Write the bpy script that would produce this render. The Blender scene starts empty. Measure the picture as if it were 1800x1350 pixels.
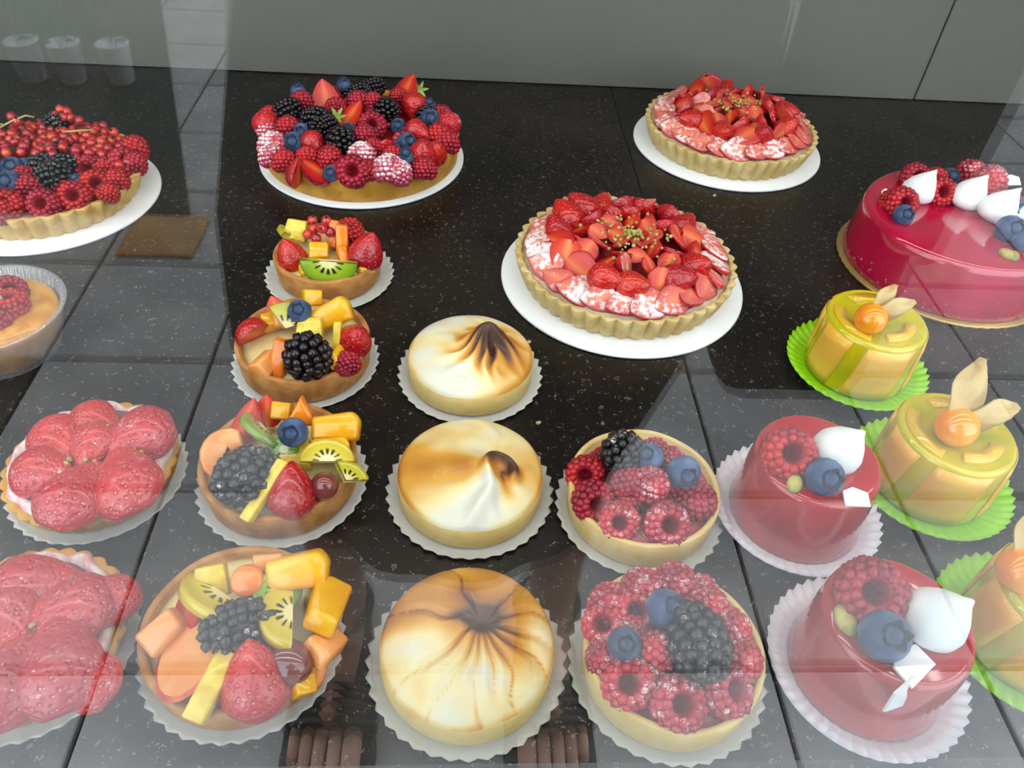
import bpy, bmesh, math, random
import numpy as np
from mathutils import Matrix, Vector, Euler

random.seed(7)
R = math.radians
pi = math.pi
SC = bpy.context.scene
COL = SC.collection

# ---------------------------------------------------------------- camera, sky, exposure
GAP = 0.115          # lens to the shop glass
CT = 0.62            # height of the granite counter above the pavement
CAMH = 0.3806        # lens above the counter
FPX = 1382.187
PITCH, YAW, ROLL = R(43.62885), R(-5.02527), R(4.52884)
_cp, _sp = math.cos(PITCH), math.sin(PITCH)
_rz = Matrix.Rotation(YAW, 3, 'Z')
_f = _rz @ Vector((0, _cp, -_sp)); _u0 = _rz @ Vector((0, _sp, _cp)); _x0 = _rz @ Vector((1, 0, 0))
_x = math.cos(ROLL) * _x0 + math.sin(ROLL) * _u0
_u = -math.sin(ROLL) * _x0 + math.cos(ROLL) * _u0
cam_d = bpy.data.cameras.new('camera'); cam = bpy.data.objects.new('camera', cam_d); COL.objects.link(cam)
cam_d.sensor_width = 36.0; cam_d.lens = 36.0 * FPX / 1800.0
cam_d.clip_start = 0.01; cam_d.clip_end = 60
_m = Matrix((( _x.x, _u.x, -_f.x, 0), (_x.y, _u.y, -_f.y, -GAP), (_x.z, _u.z, -_f.z, CT + CAMH), (0, 0, 0, 1)))
cam.matrix_world = _m
SC.camera = cam

def at(px, py, z=0.0):
    """point of the photograph at a height z above the counter, in metres"""
    d = _x * ((px - 900) / FPX) - _u * ((py - 675) / FPX) + _f
    t = (CAMH - z) / -d.z
    return Vector((d.x * t, d.y * t - GAP, CT + z))

world = bpy.data.worlds.new('overcast_sky'); SC.world = world; world.use_nodes = True
world.node_tree.nodes['Background'].inputs[0].default_value = (0.82, 0.91, 1.0, 1)
world.node_tree.nodes['Background'].inputs[1].default_value = 4.2

SC.cycles.max_bounces = 6; SC.cycles.diffuse_bounces = 2; SC.cycles.glossy_bounces = 3; SC.cycles.transparent_max_bounces = 12
SC.cycles.caustics_reflective = False; SC.cycles.caustics_refractive = False
vs = SC.view_settings
vs.view_transform = 'Standard'; vs.look = 'None'; vs.exposure = 0.0; vs.gamma = 1.0; vs.use_curve_mapping = False

# ---------------------------------------------------------------- materials
def lin(c):
    if isinstance(c, str):
        c = [int(c[i:i + 2], 16) / 255 for i in (0, 2, 4)]
        return tuple(v / 12.92 if v <= 0.04045 else ((v + 0.055) / 1.055) ** 2.4 for v in c) + (1,)
    return tuple(c) + (1,)

MATS = {}
def mat(name, base='808080', rough=0.5, spec=0.5, coat=0.0, c2=None, nscale=60, ramp=(0.35, 0.65), bump=0.0, bscale=200, bdist=0.001,
        sss=0.0, rnd=0.0, sugar=0.0, sscale=900, seeds=None, vcol=False, metal=0.0, trans=0.0, alpha=1.0, coords='Object', sheen=0.0, emit=0.0, spec_dots=None, stretch=None):
    if name in MATS: return MATS[name]
    m = bpy.data.materials.new(name); m.use_nodes = True
    nt = m.node_tree; N = nt.nodes; L = nt.links
    b = N['Principled BSDF']
    b.inputs['Roughness'].default_value = rough
    b.inputs['Specular IOR Level'].default_value = spec
    b.inputs['Coat Weight'].default_value = coat
    b.inputs['Coat Roughness'].default_value = 0.06
    b.inputs['Metallic'].default_value = metal
    b.inputs['Transmission Weight'].default_value = trans
    b.inputs['Alpha'].default_value = alpha
    if sss:
        b.inputs['Subsurface Weight'].default_value = sss
        b.inputs['Subsurface Radius'].default_value = (0.004, 0.002, 0.0012)
        b.inputs['Subsurface Scale'].default_value = 1.0
    if emit:
        b.inputs['Emission Color'].default_value = lin(base); b.inputs['Emission Strength'].default_value = emit
    tc = N.new('ShaderNodeTexCoord')
    vec = tc.outputs[coords]
    if stretch:
        mp = N.new('ShaderNodeMapping'); mp.inputs['Scale'].default_value = stretch; L.new(vec, mp.inputs[0]); vec = mp.outputs[0]
    def mix(fac, a, c):
        x = N.new('ShaderNodeMix'); x.data_type = 'RGBA'
        for sock, v in ((x.inputs[0], fac), (x.inputs[6], a), (x.inputs[7], c)):
            if hasattr(v, 'links'): L.new(v, sock)
            else: sock.default_value = v
        return x.outputs[2]
    def noise(scale, detail=3, dist=0.0):
        n = N.new('ShaderNodeTexNoise'); n.inputs['Scale'].default_value = scale; n.inputs['Detail'].default_value = detail
        n.inputs['Distortion'].default_value = dist
        L.new(vec, n.inputs['Vector']); return n.outputs[0]
    def rng(v, a, c, lo=0.0, hi=1.0):
        r = N.new('ShaderNodeMapRange'); r.interpolation_type = 'SMOOTHSTEP'
        r.inputs[1].default_value = a; r.inputs[2].default_value = c; r.inputs[3].default_value = lo; r.inputs[4].default_value = hi
        L.new(v, r.inputs[0]); return r.outputs[0]
    if vcol:
        a = N.new('ShaderNodeAttribute'); a.attribute_name = 'Col'; col = a.outputs[0]
    else:
        col = lin(base)
    if c2: col = mix(rng(noise(nscale), *ramp), col, lin(c2))
    hgt = None
    if seeds:   # (scale, colour)
        v = N.new('ShaderNodeTexVoronoi'); v.inputs['Scale'].default_value = seeds[0]; L.new(vec, v.inputs['Vector'])
        s = rng(v.outputs['Distance'], 0.10, 0.19, 1, 0)
        col = mix(s, col, lin(seeds[1]))
        hgt = rng(v.outputs['Distance'], 0.1, 0.55)
    if spec_dots:   # (scale, colour, threshold)
        v = N.new('ShaderNodeTexVoronoi'); v.inputs['Scale'].default_value = spec_dots[0]; L.new(vec, v.inputs['Vector'])
        sz = noise(spec_dots[0] * 0.33, 2)
        mth = N.new('ShaderNodeMath'); mth.operation = 'SUBTRACT'; L.new(rng(sz, 0.45, 0.75, 0.0, spec_dots[2]), mth.inputs[0]); L.new(v.outputs['Distance'], mth.inputs[1])
        col = mix(rng(mth.outputs[0], 0.0, 0.05), col, lin(spec_dots[1]))
    if rnd:
        oi = N.new('ShaderNodeObjectInfo')
        hs = N.new('ShaderNodeHueSaturation')
        L.new(rng(oi.outputs['Random'], 0, 1, 1 - rnd, 1 + rnd), hs.inputs['Value'])
        mr = N.new('ShaderNodeMapRange'); mr.inputs[3].default_value = 0.5 - rnd * 0.035; mr.inputs[4].default_value = 0.5 + rnd * 0.035
        L.new(oi.outputs['Random'], mr.inputs[0]); L.new(mr.outputs[0], hs.inputs['Hue'])
        if hasattr(col, 'links'): L.new(col, hs.inputs['Color'])
        else: hs.inputs['Color'].default_value = col
        col = hs.outputs[0]
    if sugar:
        g = N.new('ShaderNodeNewGeometry'); sx = N.new('ShaderNodeSeparateXYZ'); L.new(g.outputs['Normal'], sx.inputs[0])
        n = N.new('ShaderNodeTexNoise'); n.inputs['Scale'].default_value = sscale; n.inputs['Detail'].default_value = 3; L.new(g.outputs['Position'], n.inputs['Vector'])
        n2 = N.new('ShaderNodeTexNoise'); n2.inputs['Scale'].default_value = sscale * 0.12; L.new(g.outputs['Position'], n2.inputs['Vector'])
        ad = N.new('ShaderNodeMath'); ad.operation = 'ADD'; L.new(n.outputs[0], ad.inputs[0]); L.new(n2.outputs[0], ad.inputs[1])
        a1 = rng(ad.outputs[0], 1.22 - 0.42 * sugar, 1.5 - 0.42 * sugar)
        mu = N.new('ShaderNodeMath'); mu.operation = 'MULTIPLY'; L.new(a1, mu.inputs[0]); L.new(rng(sx.outputs[2], 0.15, 0.8), mu.inputs[1])
        col = mix(mu.outputs[0], col, (0.86, 0.82, 0.84, 1))
        L.new(rng(mu.outputs[0], 0, 1, rough, 0.9), b.inputs['Roughness'])
    if hasattr(col, 'links'): L.new(col, b.inputs['Base Color'])
    else: b.inputs['Base Color'].default_value = col
    if bump or seeds:
        bp = N.new('ShaderNodeBump'); bp.inputs['Strength'].default_value = bump or 0.5; bp.inputs['Distance'].default_value = bdist
        L.new(hgt if hgt else noise(bscale, 4), bp.inputs['Height']); L.new(bp.outputs[0], b.inputs['Normal'])
    MATS[name] = m
    return m

def glass_mat(name, tint=(0.97, 0.985, 0.975), f0=0.04, haze=0.0, haze_col=(0.8, 0.82, 0.85)):
    """clear sheet: Fresnel mirror over a straight-through pane, the same from both sides"""
    if name in MATS: return MATS[name]
    m = bpy.data.materials.new(name); m.use_nodes = True
    nt = m.node_tree; N = nt.nodes; L = nt.links; N.remove(N['Principled BSDF']); out = N['Material Output']
    tr = N.new('ShaderNodeBsdfTransparent'); tr.inputs[0].default_value = tint + (1,)
    gl = N.new('ShaderNodeBsdfGlossy'); gl.inputs['Roughness'].default_value = 0.0; gl.inputs[0].default_value = (1, 1, 1, 1)
    g = N.new('ShaderNodeNewGeometry')
    dt = N.new('ShaderNodeVectorMath'); dt.operation = 'DOT_PRODUCT'; L.new(g.outputs['Incoming'], dt.inputs[0]); L.new(g.outputs['True Normal'], dt.inputs[1])
    def mth(op, a, b=None):
        x = N.new('ShaderNodeMath'); x.operation = op
        for i, v in enumerate((a, b)):
            if v is None: continue
            if hasattr(v, 'links'): L.new(v, x.inputs[i])
            else: x.inputs[i].default_value = v
        return x.outputs[0]
    c = mth('ABSOLUTE', dt.outputs['Value'])
    k = mth('POWER', mth('SUBTRACT', 1.0, c), 5.0)
    fr = mth('ADD', mth('MULTIPLY', k, 1 - f0), f0)
    mx = N.new('ShaderNodeMixShader'); L.new(fr, mx.inputs[0]); L.new(tr.outputs[0], mx.inputs[1]); L.new(gl.outputs[0], mx.inputs[2])
    sh = mx.outputs[0]
    if haze:
        df = N.new('ShaderNodeBsdfDiffuse'); df.inputs[0].default_value = haze_col + (1,)
        m2 = N.new('ShaderNodeMixShader'); m2.inputs[0].default_value = haze; L.new(sh, m2.inputs[1]); L.new(df.outputs[0], m2.inputs[2]); sh = m2.outputs[0]
    L.new(sh, out.inputs[0]); MATS[name] = m
    return m

# ---------------------------------------------------------------- mesh helpers
def mesh(name, V, F, mats, mi=None, smooth=True, cols=None):
    me = bpy.data.meshes.new(name)
    me.from_pydata([tuple(v) for v in V], [], [tuple(f) for f in F])
    for m in (mats if isinstance(mats, (list, tuple)) else [mats]): me.materials.append(m)
    if smooth: me.polygons.foreach_set('use_smooth', [True] * len(me.polygons))
    if mi is not None: me.polygons.foreach_set('material_index', mi)
    if cols is not None:
        a = me.color_attributes.new('Col', 'FLOAT_COLOR', 'POINT')
        a.data.foreach_set('color', np.array([tuple(c[:3]) + (1,) for c in cols], dtype=float).ravel())
    me.update()
    return me

def from_bm(name, bm, mats, smooth=False):
    me = bpy.data.meshes.new(name); bmesh.ops.recalc_face_normals(bm, faces=bm.faces); bm.to_mesh(me); bm.free()
    for m in (mats if isinstance(mats, (list, tuple)) else [mats]): me.materials.append(m)
    if smooth: me.polygons.foreach_set('use_smooth', [True] * len(me.polygons))
    return me

def ob(name, me, parent=None, loc=(0, 0, 0), rot=(0, 0, 0), scale=1.0, label=None):
    o = bpy.data.objects.new(name, me); COL.objects.link(o)
    if parent is not None: o.parent = parent
    o.location = loc; o.rotation_euler = rot
    o.scale = (scale,) * 3 if isinstance(scale, (int, float)) else scale
    if label: o['label'] = label
    return o

def tag(o, label, cat, group=None, kind=None):
    o['label'] = label; o['category'] = cat
    if group: o['group'] = group
    if kind: o['kind'] = kind
    return o

def thing(name, label, cat, loc, rotz=0.0, group=None):
    o = bpy.data.objects.new(name, None); COL.objects.link(o); o.empty_display_size = 0.02
    o.location = loc; o.rotation_euler = (0, 0, rotz)
    return tag(o, label, cat, group)

def struct(name, me=None, loc=(0, 0, 0), label=None):
    o = bpy.data.objects.new(name, me); COL.objects.link(o); o.location = loc; o['kind'] = 'structure'
    if label: o['label'] = label
    return o

def box_bm(bm, x0, x1, y0, y1, z0, z1, bev=0.0, seg=1):
    r = bmesh.ops.create_cube(bm, size=1.0)
    for v in r['verts']:
        v.co = Vector(((x0 + x1) / 2 + v.co.x * (x1 - x0), (y0 + y1) / 2 + v.co.y * (y1 - y0), (z0 + z1) / 2 + v.co.z * (z1 - z0)))
    if bev:
        es = list({e for v in r['verts'] for e in v.link_edges})
        bmesh.ops.bevel(bm, geom=es, offset=bev, segments=seg, profile=0.5, affect='EDGES')

def box(name, x0, x1, y0, y1, z0, z1, m, bev=0.0, seg=1, smooth=False):
    bm = bmesh.new(); box_bm(bm, x0, x1, y0, y1, z0, z1, bev, seg); return from_bm(name, bm, m, smooth)

def prism(name, pts, h, m, bev=0.001, seg=2, taper=1.0, smooth=False):
    """outline in XY raised along z by h, edges rounded"""
    bm = bmesh.new()
    a = [bm.verts.new((x, y, -h / 2)) for x, y in pts]; b = [bm.verts.new((x * taper, y * taper, h / 2)) for x, y in pts]
    n = len(pts)
    bm.faces.new(a[::-1]); bm.faces.new(b)
    for i in range(n): bm.faces.new((a[i], a[(i + 1) % n], b[(i + 1) % n], b[i]))
    if bev: bmesh.ops.bevel(bm, geom=list(bm.edges), offset=bev, segments=seg, profile=0.5, affect='EDGES')
    return from_bm(name, bm, m, smooth)

def lathe(prof, n=48, rfun=None, zfun=None, close=False):
    """surface of revolution of (r, z) points; rfun(theta, i) scales a radius, zfun adds height"""
    V, F = [], []
    for i, (r, z) in enumerate(prof):
        for k in range(n):
            t = 2 * pi * k / n
            rr = r * (rfun(t, i) if rfun else 1.0)
            V.append((rr * math.cos(t), rr * math.sin(t), z + (zfun(t, i) if zfun else 0.0)))
    for i in range(len(prof) - 1):
        for k in range(n):
            a, b = i * n + k, i * n + (k + 1) % n
            F.append((a, b, b + n, a + n))
    if close:
        F.append(tuple(range(n))[::-1]); F.append(tuple(range((len(prof) - 1) * n, len(prof) * n)))
    return V, F

_bm = bmesh.new(); bmesh.ops.create_icosphere(_bm, subdivisions=1, radius=1.0)
ICO_V = np.array([v.co[:] for v in _bm.verts]); ICO_F = [[v.index for v in f.verts] for f in _bm.faces]; _bm.free()
_bm = bmesh.new(); bmesh.ops.create_icosphere(_bm, subdivisions=3, radius=1.0)
ICO3_V = np.array([v.co[:] for v in _bm.verts]); ICO3_F = [[v.index for v in f.verts] for f in _bm.faces]; _bm.free()

def balls(pts, rad):
    V, F = [], []
    for i, p in enumerate(pts):
        r = rad[i] if hasattr(rad, '__len__') else rad
        o = len(V)
        V += (ICO_V * r + np.array(p)).tolist(); F += [[a + o for a in f] for f in ICO_F]
    return V, F

def tube(pts, r, n=8, caps=True):
    """round tube along points with radius or radii r"""
    V, F = [], []
    P = [Vector(p) for p in pts]
    for i, p in enumerate(P):
        d = (P[min(i + 1, len(P) - 1)] - P[max(i - 1, 0)]).normalized()
        s = d.orthogonal().normalized() if i == 0 else (s - d * s.dot(d)).normalized()
        q = d.cross(s)
        rr = r[i] if hasattr(r, '__len__') else r
        for k in range(n):
            t = 2 * pi * k / n; V.append(p + (s * math.cos(t) + q * math.sin(t)) * rr)
    for i in range(len(P) - 1):
        for k in range(n):
            a, b = i * n + k, i * n + (k + 1) % n; F.append((a, b, b + n, a + n))
    if caps: F.append(tuple(range(n))[::-1]); F.append(tuple(range((len(P) - 1) * n, len(P) * n)))
    return V, F

def join(*parts):
    V, F, MI = [], [], []
    for i, (v, f) in enumerate(parts):
        o = len(V); V += [tuple(x) for x in v]; F += [tuple(a + o for a in g) for g in f]; MI += [i] * len(f)
    return V, F, MI
# ---------------------------------------------------------------- setting
BACK = 0.907 - GAP      # back wall of the display
XW = 1.35
m_granite = mat('black_granite', '110d0b', 0.3, 0.3, c2='221c18', nscale=9, spec_dots=(620, '6e6a64', 0.5))
m_wall = mat('brushed_grey_panel', '6a6861', 0.5, 0.3, c2='64635d', nscale=3)
m_white = mat('white_laminate', 'd8d6d0', 0.5)
m_alu = mat('satin_aluminium', 'd6d8da', 0.3, metal=0.0)
m_seam = mat('dark_sealant', '141210', 0.8)

counter = struct('floor', None, (0, 0, 0), 'black speckled granite display counter')
SEAM = 0.1675
ob('granite_slab', box('granite_slab', -XW, SEAM - 0.0008, 0.012, BACK + 0.02, CT - 0.03, CT, m_granite, 0.0006), counter)
ob('granite_slab', box('granite_slab', SEAM + 0.0008, XW, 0.012, BACK + 0.02, CT - 0.03, CT, m_granite, 0.0006), counter)
ob('slab_joint', box('slab_joint', SEAM - 0.002, SEAM + 0.002, 0.013, BACK + 0.019, CT - 0.028, CT - 0.001, m_seam), counter)

CEIL = CT + 0.74
wall = struct('wall_back', None)
for x0, x1 in ((-XW, 0.5375), (0.5395, XW)):
    ob('wall_panel', box('wall_panel', x0, x1, BACK, BACK + 0.018, CT + 0.0005, CEIL, m_wall, 0.0008), wall)
ob('backing_board', box('backing_board', -XW, XW, BACK + 0.018, BACK + 0.05, CT - 0.03, CEIL, m_seam), wall)
struct('wall_left', box('wall_left', -XW - 0.05, -XW, 0.0, BACK + 0.05, 0, CEIL, m_white))
struct('wall_right', box('wall_right', XW, XW + 0.05, 0.0, BACK + 0.05, 0, CEIL, m_white))
struct('ceiling', box('ceiling', -XW - 0.05, XW + 0.05, 0.0, BACK + 0.05, CEIL, CEIL + 0.05, m_white))

# street front of the shop: plinth, sill, glass, fascia
m_facade = mat('painted_facade', '6f6a63', 0.7, c2='625d57', nscale=4, bump=0.2, bscale=90)
struct('wall_front', box('wall_front', -6, 6, 0.0, 0.012, 0.0, CT - 0.03, m_facade))
struct('wall_fascia', box('wall_fascia', -6, 6, -0.02, 0.1, CT + 1.02, 4.2, m_facade))
for nm, a, b in (('wall_pier', -6, -XW - 0.05), ('wall_pier', XW + 0.05, 6)):
    struct(nm, box(nm, a, b, 0.0, 0.3, CT - 0.03, CT + 1.02, m_facade))
win = struct('window_1', None, (0, 0, 0), 'clear shop window between the street and the pastries')
ob('window_pane', box('window_pane', -XW, XW, 0.0, 0.005, CT, CT + 1.0, glass_mat('shop_glass')), win)
ob('window_sill', box('window_sill', -XW - 0.04, XW + 0.04, -0.0175, 0.0, CT - 0.03, CT, m_alu, 0.002, 2), win)
ob('glazing_bead', box('glazing_bead', -XW, XW, 0.0, 0.012, CT - 0.03, CT, m_alu), win)
ob('head_rail', box('head_rail', -XW - 0.04, XW + 0.04, -0.02, 0.012, CT + 1.0, CT + 1.03, m_alu, 0.002), win)

m_blocker = mat('sky_blocker_grey', '5a5650', 0.9, c2='504c47', nscale=30)  # added out of view to keep sky light off the near pavement and display
bm = bmesh.new(); box_bm(bm, -3.2, 3.2, -0.45, -0.02, -0.006, 0.006)
for v in bm.verts: v.co.z += 2.42 + 0.22 * v.co.y
struct('sky_blocker', from_bm('sky_blocker', bm, m_blocker), (0, 0, 0), 'added grey sky blocker over the shop window')

# pavement of square slabs, seen mirrored in the glass
TILE = 0.2975
m_bed = mat('dark_joint_sand', '1c1a19', 0.95)
m_pave = mat('grey_paving', 'c2c0be', 0.8, c2='adabaa', nscale=7, rnd=0.05, bump=0.15, bscale=160)
m_pave_dark = mat('dark_paving', '3a352c', 0.8, c2='2c281f', nscale=8)
m_pave_tan = mat('tan_paving', 'cfa068', 0.8, c2='b88650', nscale=16)
m_road = mat('road_asphalt', '77777a', 0.95, c2='6b6b6e', nscale=30)
pave = struct('pavement', box('pavement', -6, 6, -4.2, -0.0, -0.08, -0.012, m_bed), (0, 0, 0), 'grey square paving slabs in front of the shop')
struct('road', box('road', -9, 9, -12, -4.2, -0.2, -0.06, m_road))
tile_me = {}
def tile_mesh(m):
    if m.name not in tile_me:
        h = TILE / 2 - 0.0034
        tile_me[m.name] = box('paving_slab', -h, h, -h, h, -0.03, 0.0, m, 0.002)
    return tile_me[m.name]
X0, Y0 = 0.133, 0.492 - GAP       # a joint crossing found in the mirror image
for i in range(-8, 8):
    for j in range(-2, 11):
        cx = X0 + (i + 0.5) * TILE; cy = -(Y0 + (j + 0.5) * TILE)
        if cy > -0.14 or cy < -3.5: continue
        m = m_pave_dark if (i == -4 and j == 1) else m_pave
        ob('paving_slab', tile_mesh(m), pave, (cx, cy, random.uniform(-0.001, 0.001)))

# ---------------------------------------------------------------- lamps of the display
m_lampbody = mat('white_lamp_housing', 'e6e6e6', 0.4)
m_diff = mat('lamp_diffuser', 'fff4e2', 0.4, emit=3.0)
def led_bar(y, power, label):
    t = thing('light_bar', label, 'lamp', (0, y, CEIL))
    ob('housing', box('housing', -1.2, 1.2, -0.03, 0.03, -0.025, 0.0, m_lampbody, 0.003), t)
    ob('diffuser', box('diffuser', -1.19, 1.19, -0.022, 0.022, -0.03, -0.0255, m_diff, 0.001), t)
    ld = bpy.data.lights.new('led_light', 'AREA'); ld.shape = 'RECTANGLE'; ld.size = 2.3; ld.size_y = 0.05; ld.energy = power; ld.color = (1.0, 0.96, 0.90)
    lo = bpy.data.objects.new('led_light', ld); COL.objects.link(lo); lo.parent = t; lo.location = (0, 0, -0.036)
led_bar(0.14, 2.9, 'long white ceiling light bar just behind the shop window glass')
led_bar(0.47, 2.9, 'long white ceiling light bar above the middle of the counter')
# ---------------------------------------------------------------- fruit
m_rasp = mat('raspberry_red', 'b8202f', 0.32, 0.5, sss=0.0, rnd=0.16, c2='8e1022', nscale=90)
m_rasp_s = mat('raspberry_sugared_hazed', 'c83246', 0.4, 0.5, rnd=0.12, c2='9a1830', nscale=90, sugar=0.42, sscale=1500)  # sugar, plus haze of the glass put into a lighter base and extra white
m_rasp_w = mat('raspberry_white_dusted', 'c0405a', 0.5, rnd=0.1, sugar=0.95, sscale=600)
m_rasp_in = mat('raspberry_hollow', '98182a', 0.5)
m_black = mat('blackberry_black', '0c0a10', 0.2, 0.6, rnd=0.2, c2='1c1018', nscale=120)
m_black_s = mat('blackberry_dusted', '15141a', 0.3, 0.6, c2='20181f', nscale=120, sugar=0.22)
m_blue = mat('blueberry_blue', '2f4468', 0.5, 0.4, rnd=0.2, c2='5a7090', nscale=110, ramp=(0.4, 0.75))
m_blue_c = mat('blueberry_crown', '1a2238', 0.7)
m_straw = mat('strawberry_skin', 'c4161c', 0.25, 0.5, coat=0.4, seeds=(400, 'd88448'), bump=0.6, bdist=0.0012, rnd=0.12, c2='a80d16', nscale=40)
m_straw_s = mat('strawberry_skin_sugared', 'c41c26', 0.3, 0.5, seeds=(400, 'd88448'), bump=0.6, bdist=0.0012, rnd=0.1, sugar=0.36, sscale=500)
m_straw_p = mat('strawberry_skin_pale', 'd02a2a', 0.3, 0.5, coat=0.3, seeds=(470, 'e88a74'), bump=0.7, bdist=0.0012, sugar=0.12, sscale=1500, rnd=0.1, c2='b81f2c', nscale=30)
m_cut = mat('strawberry_flesh', 'ffffff', 0.35, 0.4, coat=0.1, vcol=True, rnd=0.08)
m_cut_s = mat('strawberry_flesh_sugared', 'ffffff', 0.4, 0.4, vcol=True, rnd=0.06, sugar=0.58, sscale=260)
m_curr = mat('redcurrant_red', 'b0121c', 0.12, 0.6, coat=0.5, rnd=0.22, c2='d84038', nscale=60)
m_curr_t = mat('currant_tip', '3a2216', 0.8)
m_vwet = mat('glazed_fruit_flesh', 'ffffff', 0.18, 0.5, coat=0.4, vcol=True)
m_mango = mat('mango_yellow', 'f2b614', 0.2, 0.5, coat=0.4, c2='e89a08', nscale=50, rnd=0.08)
m_pine = mat('pineapple_yellow', 'ecd04a', 0.3, 0.5, coat=0.3, c2='d8b428', nscale=120, stretch=(1, 1, 0.2), rnd=0.06)
m_papaya = mat('papaya_orange', 'f28a1c', 0.2, 0.5, coat=0.4, c2='e87412', nscale=60, rnd=0.06)
m_peach = mat('peach_flesh', 'f0a45c', 0.25, 0.5, coat=0.3, c2='e88c40', nscale=50, rnd=0.06)
m_skinred = mat('nectarine_skin', 'b02a20', 0.3, coat=0.3, c2='d86030', nscale=50)
m_grape = mat('red_grape', '6a2a2c', 0.12, 0.6, coat=0.5, c2='8c4238', nscale=50)
m_ggrape = mat('green_grape', 'a8a820', 0.15, 0.6, coat=0.4, c2='8a9a18', nscale=60)
m_meringue = mat('white_meringue', 'eef2f2', 0.6, 0.3, c2='e4eaee', nscale=60)
m_nut = mat('pale_pistachio', 'b8a860', 0.6, c2='8c8a40', nscale=120, rnd=0.2)
m_choc = mat('white_chocolate', 'f2eef0', 0.2, 0.6, coat=0.3)
m_phys = mat('physalis_orange', 'f58a0c', 0.12, 0.6, coat=0.5, c2='f5a020', nscale=60)
m_husk = mat('papery_husk', 'cdb07a', 0.7, c2='a88a52', nscale=160, stretch=(1, 1, 0.25), bump=0.4, bscale=300)
m_leaf = mat('berry_sepal', '6f8a3a', 0.6, c2='9aa84a', nscale=120)

LIB = {}
def _raspberry(name, m, m2):
    pts, rad = [], []
    rows = [(0.0066, 0.0068, 12, 0.0024), (0.0089, 0.0050, 15, 0.0025), (0.0099, 0.0020, 16, 0.0026), (0.0097, -0.0014, 16, 0.0026), (0.0086, -0.0046, 14, 0.0025), (0.0064, -0.0073, 11, 0.0024), (0.0035, -0.0091, 6, 0.0024), (0.0003, -0.0096, 1, 0.0025)]
    rg = random.Random(3)
    for i, (r, z, n, s) in enumerate(rows):
        for k in range(n):
            t = 2 * pi * (k + 0.5 * (i % 2)) / n + rg.uniform(-.06, .06)
            pts.append((r * math.cos(t), r * math.sin(t), z + rg.uniform(-.0004, .0004))); rad.append(s * rg.uniform(.92, 1.1))
    a = balls(pts, rad)
    b = lathe([(0.0088, 0.0058), (0.0066, 0.0082), (0.0048, 0.0076), (0.0040, 0.0050), (0.0032, 0.0), (0.0012, -0.003), (0.0001, -0.0032)], 14)
    c = lathe([(0.0088, 0.0058), (0.0103, 0.0020), (0.0102, -0.0014), (0.0090, -0.0048), (0.0066, -0.0078), (0.0034, -0.0098)], 12)
    V, F, MI = join(a, b, c)
    return mesh(name, V, F, [m, m2], [1 if i == 1 else 0 for i in MI])
LIB['raspberry'] = _raspberry('raspberry', m_rasp, m_rasp_in)
LIB['raspberry_s'] = _raspberry('raspberry', m_rasp_s, m_rasp_in)
LIB['raspberry_w'] = _raspberry('raspberry', m_rasp_w, m_rasp_in)

def _blackberry(m):
    pts, rad = [], []
    rg = random.Random(5)
    for i, z in enumerate([-0.0125, -0.0092, -0.0055, -0.0018, 0.002, 0.0058, 0.0095, 0.0125]):
        r = 0.0098 * math.sqrt(max(0, 1 - (z / 0.0145) ** 2)) * (1 - 0.1 * z / 0.0145)
        n = max(4, round(2 * pi * r / 0.0049))
        for k in range(n):
            t = 2 * pi * (k + 0.5 * (i % 2)) / n + rg.uniform(-.08, .08)
            pts.append((r * math.cos(t), r * math.sin(t), z + rg.uniform(-.0005, .0005))); rad.append(0.00275 * rg.uniform(.88, 1.1))
    pts += [(0, 0, 0.014), (0, 0, -0.014)]; rad += [0.0026, 0.0026]
    a = balls(pts, rad); b = lathe([(0.0005, -0.013), (0.007, -0.009), (0.009, 0), (0.007, 0.009), (0.0005, 0.013)], 12)
    V, F, MI = join(a, b)
    return mesh('blackberry', V, F, [m])
LIB['blackberry'] = _blackberry(m_black); LIB['blackberry_s'] = _blackberry(m_black_s)

_p = [(0.0002, -0.0072)] + [(0.0078 * math.cos(a), 0.0072 * math.sin(a)) for a in np.linspace(-1.35, 1.12, 11)] + [(0.0026, 0.0058), (0.0014, 0.0048), (0.0002, 0.0046)]
V, F = lathe(_p, 18); LIB['blueberry'] = mesh('blueberry', V, F, m_blue)
V, F = lathe([(0.0040, 0.0058), (0.0042, 0.0074), (0.0036, 0.0074), (0.0024, 0.0054)], 20, rfun=lambda t, i: 1 + (0.16 * math.cos(5 * t) if i in (1, 2) else 0), zfun=lambda t, i: (0.0007 * math.cos(5 * t) if i in (1, 2) else 0))
LIB['blueberry_crown'] = mesh('crown', V, F, m_blue_c)

V, F = (ICO3_V * 0.0042).tolist(), ICO3_F
_bm = bmesh.new(); bmesh.ops.create_icosphere(_bm, subdivisions=2, radius=0.0042); LIB['redcurrant'] = from_bm('redcurrant', _bm, m_curr, True)
V, F = lathe([(0.0011, 0.0038), (0.0012, 0.0050), (0.0003, 0.0052)], 6); LIB['currant_tip'] = mesh('currant_tip', V, F, m_curr_t)

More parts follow.
